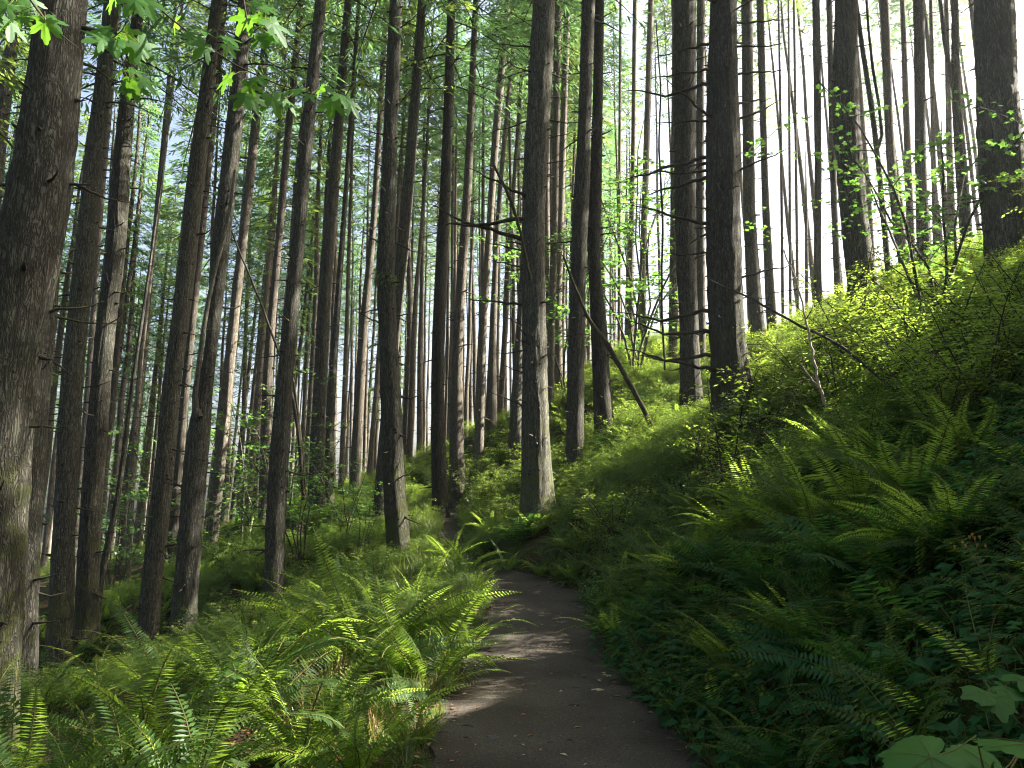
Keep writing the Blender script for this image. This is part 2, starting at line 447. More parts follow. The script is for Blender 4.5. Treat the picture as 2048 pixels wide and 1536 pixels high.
T('slim fir with its whole flank blazing in sunlight', 29.0, [(965, 957, 18), (860, 959, 19), (773, 961, 18), (640, 964, 17), (525, 976, 14), (350, 985, 14), (175, 1000, 16), (0, 1017, 8)], 'bark_far', 6)
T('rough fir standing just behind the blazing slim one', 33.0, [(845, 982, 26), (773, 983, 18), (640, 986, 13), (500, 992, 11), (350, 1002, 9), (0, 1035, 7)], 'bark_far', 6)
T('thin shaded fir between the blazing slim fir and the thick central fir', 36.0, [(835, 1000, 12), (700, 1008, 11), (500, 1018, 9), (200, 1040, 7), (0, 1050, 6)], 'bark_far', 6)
T('fir leaning behind the thick central fir, lit along one edge', 25.0, [(935, 1028, 28), (773, 1033, 21), (640, 1041, 13), (300, 1058, 11), (0, 1075, 9)], 'bark', 6)
T('thick central fir with flared roots and a scarred trunk beside the path', 16.0, [(1040, 1077, 84), (1000, 1076, 64), (900, 1071, 55), (773, 1070, 51), (640, 1068, 46), (525, 1066, 46), (450, 1067, 46), (375, 1069, 44), (345, 1070, 47), (175, 1080, 46), (0, 1088, 44)], 'bark_moss', 0, 15)
T('straight grey fir with mossy snag, paired close to a sunlit one', 18.5, [(1005, 1146, 40), (900, 1150, 36), (773, 1151, 33), (640, 1154, 31), (525, 1157, 31), (380, 1163, 33), (350, 1166, 28), (175, 1171, 25), (0, 1177, 26)], 'bark', 10, 14, (0.4, 1.2))
T('dark shaggy fir with a glowing sunny edge and a crook', 19.0, [(858, 1209, 42), (773, 1203, 35), (700, 1200, 33), (620, 1196, 31), (525, 1187, 22), (440, 1188, 28), (350, 1192, 24), (175, 1196, 19), (0, 1199, 19)], 'bark', 8, 14, (0.4, 1.0))
T('thin fir glimpsed between the paired firs and the thick central fir', 30.0, [(800, 1118, 18), (640, 1114, 16), (400, 1122, 14), (0, 1135, 12)], 'bark_far', 6)
T('slim fir hugging the sunny side of the thick central fir', 27.0, [(800, 1100, 14), (400, 1110, 14), (0, 1116, 14)], 'bark_far', 4)
T('needle thin pole of a fir among yellow green leaves', 32.5, [(700, 1238, 7), (350, 1239, 6), (0, 1241, 5)], 'bark_far', 3)
T('slender fir beside the yellow green leaves, bright along one edge', 33.5, [(720, 1259, 16), (525, 1261, 14), (350, 1266, 9), (0, 1270, 9)], 'bark_far', 6)
T('pale slim fir uphill of the yellow green leaves', 33.0, [(670, 1284, 18), (525, 1286, 13), (0, 1302, 12)], 'bark_far', 5)
T('broad grey fir standing in the gap beside the branchy giant', 19.7, [(855, 1386, 54), (773, 1381, 42), (640, 1378, 36), (525, 1372, 38), (350, 1370, 42), (0, 1370, 42)], 'bark', 6)
T('dark thin fir squeezed against the side of the branchy giant', 24.0, [(720, 1402, 20), (400, 1400, 17), (0, 1402, 16)], 'bark_far', 4)
T('backlit slim fir on the far side of the broad grey fir', 27.0, [(745, 1345, 18), (525, 1347, 15), (0, 1352, 14)], 'bark_far', 4)
T('giant fir bristling with long bare branches above the sunny bush', 14.8, [(838, 1471, 96), (800, 1468, 84), (740, 1461, 74), (640, 1451, 65), (525, 1448, 68), (400, 1446, 66), (200, 1444, 62), (100, 1446, 54), (0, 1447, 50)], 'bark_moss', 0, 15)
T('grey fir close uphill of the branchy giant', 25.6, [(675, 1517, 30), (525, 1502, 25), (350, 1497, 22), (0, 1494, 22)], 'bark', 8)
T('fir with a ragged lit edge, second uphill from the branchy giant', 28.0, [(682, 1545, 19), (525, 1536, 18), (350, 1529, 12), (0, 1520, 15)], 'bark', 8)
for lab, d, pf in (
        ('', 34, [(660, 1566, 6), (300, 1562, 5), (0, 1557, 4)]), ('', 36, [(650, 1581, 6), (300, 1579, 5), (0, 1577, 4)]),
        ('', 33, [(640, 1614, 7), (480, 1613, 7), (340, 1612, 2)]), ('', 35, [(640, 1596, 6), (0, 1588, 5)])):
    T('hair thin bare pole against the white sky beyond the branchy giant', d, pf, 'bark_far', 2, 15, (0.2, 0.5), 'bare poles against the white sky')
T('shaggy straight fir against the white sky, below the ivy clad fir', 27.0, [(645, 1636, 17), (525, 1634, 14), (350, 1637, 13), (0, 1632, 15)], 'bark', 7)
T('rough thin fir leaning in close to the ivy clad fir', 27.0, [(640, 1679, 15), (525, 1673, 13), (350, 1666, 12), (0, 1659, 12)], 'bark', 5)
T('broad dark fir with leafy sprays up its trunk on the bright slope', 16.0, [(645, 1737, 72), (600, 1732, 57), (525, 1718, 52), (350, 1700, 48), (175, 1688, 50), (90, 1692, 43), (0, 1693, 42)], 'bark_moss', 7, 14, (0.3, 0.7))
T('crooked forked sapling just uphill of the broad leafy fir', 17.0, [(590, 1781, 13), (525, 1775, 11), (400, 1764, 11), (290, 1753, 10), (160, 1735, 9), (70, 1720, 9), (0, 1713, 8)], 'bark_grey', 0, 13)
T('pale leaning fir with a sunlit swollen base on the crest', 25.0, [(565, 1817, 28), (525, 1806, 22), (350, 1781, 16), (0, 1770, 16)], 'bark_far', 4)
T('thin pair of pale stems rising as one on the crest', 28.0, [(505, 1823, 15), (350, 1817, 14), (0, 1805, 9)], 'bark_far', 3)
T('reddish fir with curling bark standing upright on the crest', 22.0, [(562, 1852, 34), (525, 1849, 27), (350, 1841, 20), (0, 1838, 20)], 'bark', 6)
T('thin fir just behind the reddish crest fir', 27.0, [(530, 1873, 12), (350, 1867, 9), (0, 1862, 7)], 'bark_far', 4)
T('dark curving fir with a limb splitting off high, near the blue grey giant', 20.0, [(545, 1942, 30), (525, 1936, 23), (350, 1924, 22), (175, 1911, 16), (0, 1910, 12)], 'bark', 2)
T('pale thin fir peeking from behind the dark curving fir', 27.0, [(515, 1907, 16), (350, 1900, 13), (0, 1893, 8)], 'bark_far', 4)
T('huge smooth blue grey fir at the crest edge, topmost of the bank', 12.2, [(575, 2034, 112), (525, 2025, 92), (350, 2005, 80), (175, 1993, 70), (0, 1988, 69)], 'bark', 0, 14)
T('dark slim fir beyond the massive bending fir, seen against the sky', 19.0, [(600, -30, 30), (300, -4, 26), (100, 21, 23), (0, 35, 22)], 'bark', 4)
T('thin straight fir showing just behind the massive bending fir', 28.0, [(900, 24, 13), (400, 61, 11), (130, 70, 9), (0, 74, 9)], 'bark_far', 4)
T('thin fir partly sunlit between the grey fir and the mossy flared fir', 28.0, [(1240, 140, 14), (1000, 158, 12), (773, 176, 11), (640, 186, 10), (400, 203, 9), (0, 240, 8)], 'bark_far', 6)
T('pale bent young stem sweeping up from the foot of the mossy flared fir', 17.5, [(1225, 194, 14), (1130, 205, 12), (1000, 236, 10), (773, 264, 7), (600, 290, 6), (400, 318, 4)], 'bark', 0, 13)
T('slender leaning fir in the dim hollow, sunlit low down', 30.0, [(1140, 240, 14), (1000, 246, 13), (773, 282, 11), (540, 302, 9), (300, 325, 8), (0, 352, 6)], 'bark_far', 6)
T('thin leaning fir next to the dim hollow one, brighter at its foot', 29.0, [(1140, 256, 12), (1000, 262, 11), (773, 275, 9), (400, 318, 8), (0, 365, 6)], 'bark_far', 6)

# ------------------------------------------------------------------ terrain
PC = np.array([(0.2, -12), (0.25, -6), (0.3, 0), (0.37, 5), (0.28, 8), (0.42, 11.2), (0.40, 12.4), (-0.05, 13.8), (-0.95, 15.2), (-1.45, 17.4), (-1.6, 20.5), (-2.1, 24), (-3.4, 28)], float)
PZ = np.array([-0.1, -0.02, 0.0, 0.0, 0.07, 0.36, 0.52, 0.66, 0.76, 1.02, 1.5, 2.1, 2.6])
PW = np.array([1.1, 1.1, 1.1, 1.07, 0.92, 0.84, 0.84, 0.7, 0.5, 0.42, 0.4, 0.4, 0.4])
def pl(y):
    return np.interp(y, PC[:, 1], PC[:, 0]), np.interp(y, PC[:, 1], PZ), np.interp(y, PC[:, 1], PW)
ctrl = []
for t in TR:
    y0, c0, _w = t['prof'][0]
    p = unproj(c0, y0, t['d'])
    if 'massive furrowed' in t['label'] or 'seen against the sky' in t['label'] or 'showing just behind' in t['label']:
        continue
    ctrl.append((p[0], p[1], p[2] - (0.25 if t['d'] > 19 else 0.05)))
for y in (-12, -6, -2, 1, 3, 5, 7, 9, 11, 13, 15, 17, 19, 21, 24):
    cx, cz, w = pl(y)
    for s in (-1.0, 1.0):
        ctrl.append((cx + s * w, y, cz + (0.1 if s > 0 else -0.03)))
ctrl += [(-4.7, 6.6, -0.45), (-3, 4, -0.3), (-3, 8, -0.15), (-2, 11, 0.15), (-3.0, 12.5, 0.25), (-5, 2, -0.6), (-6, -5, -1.0), (-8, 8, -1.2),
         (2.3, 5, 0.75), (3.0, 5, 1.4), (4.2, 5.5, 2.4), (2.2, 3, 0.7), (3.2, 3, 1.5), (2.2, 7.5, 0.65), (3.0, 7.5, 1.35), (4.2, 7.5, 2.35), (2.2, 10, 0.9), (3.3, 10, 1.7), (5, 10, 2.9), (2.4, 12.5, 1.3), (3.5, 13, 2.4),
         (6, 8, 4.0), (7.5, 8, 5.2), (8, 4, 6.0), (6, 0, 4.4), (6, -5, 4.2), (11, 2, 9.6), (11, 5.5, 10.0), (11, 8, 10.2), (12, 11, 9.2), (15, 4, 11.3), (15, 12, 9.8), (14, -6, 9.5),  # outer heights, out of view, raised so the hill shades path and bank
         (20, 8, 11.0), (22, 16, 10.3), (28, 25, 9.8), (20, 32, 9.6), (36, 20, 11.0), (40, 0, 11.0), (50, 40, 10), (30, 60, 9.5), (10, 45, 8.8), (3, 40, 7.0), (-5, 45, 5.0), (0, 60, 8.0), (-10, 42, 2.6), (-12, 60, 3.5),
         (-20, 30, -1.6), (-20, 45, 0), (-18, 12, -3.5), (-32, 40, -2.5), (-40, 15, -6), (-30, -10, -5), (-40, 70, -1.5), (-80, 60, -5), (0, 90, 8.5), (-40, 110, 1), (40, 100, 9), (90, 60, 9), (90, 0, 9), (-90, 0, -9), (0, -30, -2), (-40, -30, -7), (40, -30, 9.5)]
ctrl = np.array(ctrl)
def tps(r2):
    return 0.5 * r2 * np.log(r2 + 1e-9)
_n = len(ctrl)
_d2 = ((ctrl[:, None, :2] - ctrl[None, :, :2]) ** 2).sum(-1)
_A = np.zeros((_n + 3, _n + 3))
_A[:_n, :_n] = tps(_d2) + np.eye(_n) * 2.0
_P = np.c_[np.ones(_n), ctrl[:, :2]]
_A[:_n, _n:] = _P; _A[_n:, :_n] = _P.T
_W = np.linalg.solve(_A, np.r_[ctrl[:, 2], 0, 0, 0])
def smooth(a):
    a = np.clip(a, 0, 1)
    return a * a * (3 - 2 * a)
_nk = R.normal(size=(14, 2)) * np.array([[0.8]] * 7 + [[2.4]] * 7)
_np = R.uniform(0, 6.28, 14)
_na = np.array([0.05] * 7 + [0.018] * 7)
def H(x, y):
    x = np.atleast_1d(np.asarray(x, float)); y = np.atleast_1d(np.asarray(y, float))
    out = np.empty(len(x))
    for s in range(0, len(x), 20000):
        xs, ys = x[s:s + 20000], y[s:s + 20000]
        d2 = (xs[:, None] - ctrl[None, :, 0]) ** 2 + (ys[:, None] - ctrl[None, :, 1]) ** 2
        z = tps(d2) @ _W[:_n] + _W[_n] + _W[_n + 1] * xs + _W[_n + 2] * ys
        cx, cz, w = pl(ys)
        k = smooth((np.abs(xs - cx) - w * 0.85) / 0.55) 
        k = np.where(ys > 28, 1.0, k)
        bump = (np.sin(xs[:, None] * _nk[:, 0] + ys[:, None] * _nk[:, 1] + _np) * _na).sum(1)
        far = np.hypot(xs, ys - 20)
        lim = smooth((far - 110) / 60)
        z = z * (1 - lim) + np.clip(z, -10, 10) * lim
        out[s:s + 20000] = (z + bump) * k + (cz - 0.0) * (1 - k)
    return out
def h1(x, y):
    return float(H([x], [y])[0])

def axis_coords(lo, a, b, hi, fine, grow):
    mid = list(np.arange(a, b, fine))
    up, s, v = [], fine, b
    while v < hi:
        up.append(v); s *= grow; v += s
    up.append(hi)
    dn, s, v = [], fine, a
    while v > lo:
        s *= grow; v -= s; dn.append(max(v, lo))
    return np.array(dn[::-1] + mid + up)
gx = axis_coords(-220, -9, 11, 220, 0.16, 1.08)
gy = axis_coords(-120, -2, 27, 260, 0.16, 1.08)
GX, GY = np.meshgrid(gx, gy)
GZ = H(GX.ravel(), GY.ravel())
mb = MB()
nx, ny = len(gx), len(gy)
ii = (np.arange(ny - 1)[:, None] * nx + np.arange(nx - 1)[None, :])
mb.add(np.c_[GX.ravel(), GY.ravel(), GZ], np.stack([ii, ii + 1, ii + nx + 1, ii + nx], -1).reshape(-1, 4))
g = obj('ground', mb.mesh('ground', M['ground'], True))
tag(g, kind='structure')

# path sheet
mb = MB()
ys = np.arange(-10, 27.5, 0.12)
cx, cz, w = pl(ys)
cx = np.convolve(np.pad(cx, 12, mode='edge'), np.ones(25) / 25, 'valid'); 
nw = 15
wl = w * (0.93 + 0.05 * np.sin(ys * 2.1) + 0.05 * np.sin(ys * 5.3 + 1))
wr = w * (0.93 + 0.05 * np.sin(ys * 1.7 + 2) + 0.05 * np.sin(ys * 4.7))
tt = np.linspace(-1, 1, nw)
PX = cx[:, None] + np.where(tt[None, :] < 0, tt[None, :] * wl[:, None], tt[None, :] * wr[:, None])
PY = np.repeat(ys[:, None], nw, 1)
PZm = H(PX.ravel(), PY.ravel()).reshape(PX.shape) + 0.014 * (1 - tt[None, :] ** 6) + 0.004
PZm += 0.012 * np.sin(PX * 7 + PY * 2) * np.sin(PY * 3.1)* (1 - tt[None, :] ** 2) * 0.5 + 0.006
ii = (np.arange(len(ys) - 1)[:, None] * nw + np.arange(nw - 1)[None, :])
mb.add(np.stack([PX, PY, PZm], -1).reshape(-1, 3), np.stack([ii, ii + 1, ii + nw + 1, ii + nw], -1).reshape(-1, 4))
tag(obj('path', mb.mesh('path', M['path'], True)), kind='structure')
def on_path(x, y, margin=0.0):
    c, _z, w = pl(y)
    return (np.abs(x - c) < w + margin) & (np.asarray(y) < 27)

# ------------------------------------------------------------------ trunks
def trunk_mesh(name, axis, mat, sides=24, seed=0, stubs=True, rough=0.05, visible_to=14.0, whorl=0.62):
    """axis: rows of x, y, z, r from below ground to the tip"""
    rg = np.random.default_rng(seed)
    axis = np.asarray(axis, float)
    zz = axis[:, 2]
    step = 0.16 if sides >= 24 else 0.45
    fine = np.arange(zz[0], min(visible_to, zz[-1]), step)
    coarse = np.arange(min(visible_to, zz[-1]), zz[-1], 1.2)
    z = np.unique(np.r_[fine, coarse, zz[-1]])
    # smooth the traced polyline a little
    def itp(col):
        v = np.interp(z, zz, axis[:, col])
        k = 5
        if len(v) > 2 * k and sides >= 16:
            vp = np.pad(v, k, mode='reflect', reflect_type='odd')
            v = np.convolve(vp, np.ones(2 * k + 1) / (2 * k + 1), 'valid')
        return v
    x, y, r = itp(0), itp(1), np.maximum(itp(3), 0.004)
    th = np.arange(sides) * 2 * math.pi / sides
    disp = np.zeros((len(z), sides))
    for k, amp in ((2, 0.5), (3, 0.45), (5, 0.35), (7, 0.3)):
        a = rg.uniform(0, 6.28); wv = rg.uniform(0.4, 1.6)
        disp += amp * np.sin(k * th[None, :] + a + 0.6 * np.sin(z[:, None] * wv + a)) * np.sin(z[:, None] * wv * 1.3 + a * 2)
    if sides >= 24:
        for k in (sides // 3, sides // 4):
            a = rg.uniform(0, 6.28)
            disp += 0.5 * np.sin(k * th[None, :] + a + 1.6 * np.sin(z[:, None] * 2.3 + a) + 0.8 * np.sin(z[:, None] * 5.1))
        disp += rg.normal(0, 0.35, disp.shape)
    # slight swelling at the branch whorls
    nodes = np.cumsum(rg.uniform(whorl * 0.6, whorl * 1.4, 80)) + 0.4
    nodes = nodes[nodes < min(visible_to + 4, z[-1] - 1)]
    sw = np.exp(-((z[:, None] - nodes[None, :]) / 0.06) ** 2).sum(1) if len(nodes) else 0
    rr = r[:, None] * (1 + rough * disp + 0.05 * np.asarray(sw)[:, None])
    # root flare with lobes
    base = smooth((0.55 - z) / 0.75)
    a = rg.uniform(0, 6.28)
    rr = rr * (1 + base[:, None] * (0.06 + 0.12 * np.sin(5 * th[None, :] + a) + 0.08 * np.sin(3 * th[None, :] + a * 2)))
    V = np.stack([x[:, None] + rr * np.cos(th), y[:, None] + rr * np.sin(th), np.repeat(z[:, None], sides, 1)], -1)
    m = MB()
    i = np.arange(len(z) - 1)[:, None] * sides
    j = np.arange(sides)[None, :]
    m.add(V.reshape(-1, 3), np.stack([i + j, i + (j + 1) % sides, i + sides + (j + 1) % sides, i + sides + j], -1).reshape(-1, 4))
    if stubs:
        for zn in nodes:
            xc, yc, rc = np.interp(zn, z, x), np.interp(zn, z, y), np.interp(zn, z, r)
            if rc < 0.03: continue
            for _ in range(rg.integers(2, 6)):
                az = rg.uniform(0, 6.28)
                u = np.array((math.cos(az), math.sin(az), rg.uniform(-0.35, 0.25)))
                p0 = np.array((xc, yc, zn + rg.normal(0, 0.025))) + u * rc * 0.85
                ln = rg.uniform(0.03, 0.12) if rg.random() < 0.75 else rg.uniform(0.15, 0.45)
                rb = rg.uniform(0.009, 0.02) * min(1, rc / 0.16) + 0.003
                m.tube([p0, p0 + u * (rc * 0.15 + ln * 0.5), p0 + u * (rc * 0.15 + ln) + np.array((0, 0, rg.normal(0, 0.15) * ln))], [rb * 1.5, rb * 0.8, rb * 0.4], 5 if sides >= 24 else 4, 1)
    return m.mesh(name, [mat, M['knot']], True)

def dead_branch_mesh(seed, moss=False):
    """unit-length bare branch along +X, drooping or rising a little, with broken side twigs"""
    rg = np.random.default_rng(seed)
    n = 12
    s = np.linspace(0, 1, n)
    dz = rg.uniform(-0.22, 0.16)
    y = np.cumsum(rg.normal(0, 0.018, n)) + rg.normal(0, 0.08) * s ** 2
    z = dz * s ** 1.7 + np.cumsum(rg.normal(0, 0.014, n))
    y -= y[0]; z -= z[0]
    P = np.c_[s, y, z]
    m = MB()
    m.tube(P, 0.020 * (1 - s) ** 0.8 + 0.004, 6)
    for _ in range(rg.integers(2, 6)):
        k = rg.integers(3, n - 1)
        L = rg.uniform(0.08, 0.32) * (1.1 - s[k])
        u = unit(np.array((rg.uniform(0.3, 1), rg.choice((-1, 1)) * rg.uniform(0.4, 1), rg.uniform(-0.3, 0.4))))
        q = np.linspace(0, 1, 5)[:, None]
        tw = P[k] + u * q * L + np.c_[np.zeros(5), np.zeros(5), rg.normal(0, 0.1) * L * q[:, 0] ** 2]
        m.tube(tw, np.linspace(0.008, 0.003, 5), 4)
    return m.mesh('dead_branch', M['twig_moss' if moss else 'twig'], True)
DB = [dead_branch_mesh(100 + i, i % 3 == 0) for i in range(9)]

# ------------------------------------------------------------------ crowns
def crown_mesh(name, seed, z0, z1, rmax, nbr, ncard, mat, droop=0.35, card=(0.22, 0.46), wd=(0.04, 0.075), low_sparse=0.25):
    rg = np.random.default_rng(seed)
    m = MB()
    C, D, Nn, Ln, Wd = [], [], [], [], []
    for i in range(nbr):
        t = (i + rg.random()) / nbr
        t = t ** 0.9
        h = z0 + (z1 - z0) * t
        full = min(1.0, low_sparse + 2.2 * t)
        L = rmax * (1 - t) ** 0.75 * rg.uniform(0.6, 1.15) * (0.65 + 0.35 * full) + 0.25
        az = i * 2.39996 + rg.normal(0, 0.35)
        pitch = rg.uniform(-0.30, 0.12) + 0.35 * t
        u = np.array((math.cos(az) * math.cos(pitch), math.sin(az) * math.cos(pitch), math.sin(pitch)))
        sd = np.array((-math.sin(az), math.cos(az), 0.0))
        s = np.linspace(0, 1, 6)
        dr = droop * rg.uniform(0.5, 1.5)
        P = np.array((0, 0, h)) + u * (s[:, None] * L) - np.array((0, 0, 1.0)) * (dr * L * s[:, None] ** 2)
        m.tube(P, np.linspace(0.022, 0.005, 6) * (0.5 + L / rmax), 4, 1, cap=False)
        nc = int(ncard * full * (0.35 + 0.65 * L / rmax))
        q = rg.uniform(0.12 if t > 0.2 else 0.3, 1.0, nc) ** 0.8
        side = rg.choice((-1.0, 1.0), nc)
        # secondary twigs: several cards share one twig
        tw = np.round(q * 10) / 10
        off = rg.uniform(0, 1, nc) * (1.05 - tw) * 0.42 * L + 0.02
        c = np.array((0, 0, h)) + u * (tw[:, None] * L) - np.array((0, 0, 1.0)) * (dr * L * tw[:, None] ** 2)
        c = c + (sd * side[:, None] + u * 0.55) * off[:, None] + rg.normal(0, 0.035, (nc, 3))
        c[:, 2] -= off ** 2 * 0.35 / max(L, 0.5)
        d = u * rg.uniform(0.4, 1.0, nc)[:, None] + sd * (side * rg.uniform(0.1, 1.0, nc))[:, None] + np.array((0, 0, -0.35)) + rg.normal(0, 0.18, (nc, 3))
        C.append(c); D.append(d)
        Nn.append(np.array((0, 0, 1.0)) + rg.normal(0, 0.42, (nc, 3)))
        Ln.append(rg.uniform(card[0], card[1], nc)); Wd.append(rg.uniform(wd[0], wd[1], nc))
    m.cards(np.concatenate(C), np.concatenate(D), np.concatenate(Nn), np.concatenate(Ln), np.concatenate(Wd), 0)
    return m.mesh(name, [mat, M['twig']])
# unit crowns: height measured from the tree's base, live part 13 m to 31 m
CR = [crown_mesh('fir_crown', 20 + i, 0.0, 19.0, 2.4, 72, 74, M['needles' if i != 2 else 'needles_y']) for i in range(5)]
CRS = [crown_mesh('sparse_fir_crown', 40 + i, 0.0, 17.0, 1.7, 60, 45, M['needles_y' if i else 'needles'], low_sparse=0.12) for i in range(2)]
CRH = [crown_mesh('hemlock_crown', 50 + i, 0.0, 12.0, 2.6, 85, 120, M['needles' if i != 1 else 'needles_y'], droop=0.45, card=(0.14, 0.30), wd=(0.04, 0.075), low_sparse=0.7) for i in range(3)]

def quat_z(dirv):
    return Vector((0, 0, 1)).rotation_difference(Vector(dirv)).to_euler()

def build_traced(k, t):
    d, prof = t['d'], t['prof']
    pts = [unproj(c, y, d) for (y, c, w) in prof]
    rs = [px_width(w, p) / 2 for (y, c, w), p in zip(prof, pts)]
    b = pts[0]
    gz = h1(b[0], b[1])
    root = empty('fir_tree', (b[0], b[1], gz))
    tag(root, t['label'], 'tree', t['group'] or 'firs lining the path')
    A = [(p[0] - b[0], 0.0, p[2] - gz, r) for p, r in zip(pts, rs)]
    A = [a for i, a in enumerate(A) if i == 0 or a[2] > A[i - 1][2] + 0.02]
    # down to below the ground
    sl = (A[1][0] - A[0][0]) / max(A[1][2] - A[0][2], 0.1)
    low = min(A[0][2], 0.0) - 0.7
    A.insert(0, (A[0][0] + sl * (low - A[0][2]), 0, low, A[0][3] * 1.05))
    # up to the tip
    top = A[-1]
    ref = A[-3] if len(A) > 4 else A[-2]
    sl = (top[0] - ref[0]) / max(top[2] - ref[2], 0.1)
    rg = np.random.default_rng(900 + k)
    ht = 2 * rs[0] * 42 + 12 + rg.uniform(-2, 2)
    ht = max(min(ht, 33), top[2] + 4.5)
    if 'sapling' in t['label'] or 'young stem' in t['label'] or prof[-1][2] <= 2: ht = top[2] + 1.0
    for f in (0.4, 0.75, 1.0):
        z = top[2] + (ht - top[2]) * f
        A.append((top[0] + sl * 0.8 * (z - top[2]), 0.0, z, max(top[3] * (1 - f), 0.015)))
    sides = 48 if rs[0] / d > 0.018 else (30 if d < 21 else 18)
    mat = M[t['mat']]
    me = trunk_mesh('fir_trunk', A, mat, sides, 300 + k, True, 0.035 if sides >= 24 else 0.03, top[2] + 1.5)
    obj('trunk', me, root)
    # crown
    z0 = max(t['cb'] + (6 if b[0] > 2.5 else 0), top[2] * 0.8)
    if ht - z0 > 5 and prof[-1][2] > 4:
        xa = np.interp(z0, [a[2] for a in A], [a[0] for a in A])
        dv = unit(np.array((sl * 0.8, 0, 1.0)))
        sparse = b[0] > 2.5 or t['d'] > 32
        cm = (CRS if sparse else CR)[rg.integers(0, 2 if sparse else 5)]
        o = obj('crown', cm, root, (xa, 0, z0), quat_z(dv), (ht - z0) / (17.0 if sparse else 19.0))
        s = 0.75 + 0.35 * min(rs[0] / 0.25, 1.3)
        o.scale = (s, s, (ht - z0) / (17.0 if sparse else 19.0))
    za = [a[2] for a in A]
    def branch(z, az, L, pitch=None, var=None):
        xa, r = np.interp(z, za, [a[0] for a in A]), np.interp(z, za, [a[3] for a in A])
        o = obj('dead_branch', DB[var if var is not None else rg.integers(0, 9)], root,
                (xa + math.cos(az) * r * 0.8, math.sin(az) * r * 0.8, z), (rg.uniform(0, 6.28) * 0 , -(pitch if pitch is not None else rg.uniform(-0.3, 0.2)), az),
                (L, L, L))
        th = min(1.6, 0.75 / max(L, 0.2)) if L < 0.75 else 1.0 + 0.0 * L
        o.scale = (L, L * th, L * th)
        return o
    for _ in range(t['nb']):
        z = rg.uniform(1.2, min(top[2], 13))
        branch(z, rg.uniform(0, 6.28), rg.uniform(*t['bl']))
    return root, A, branch

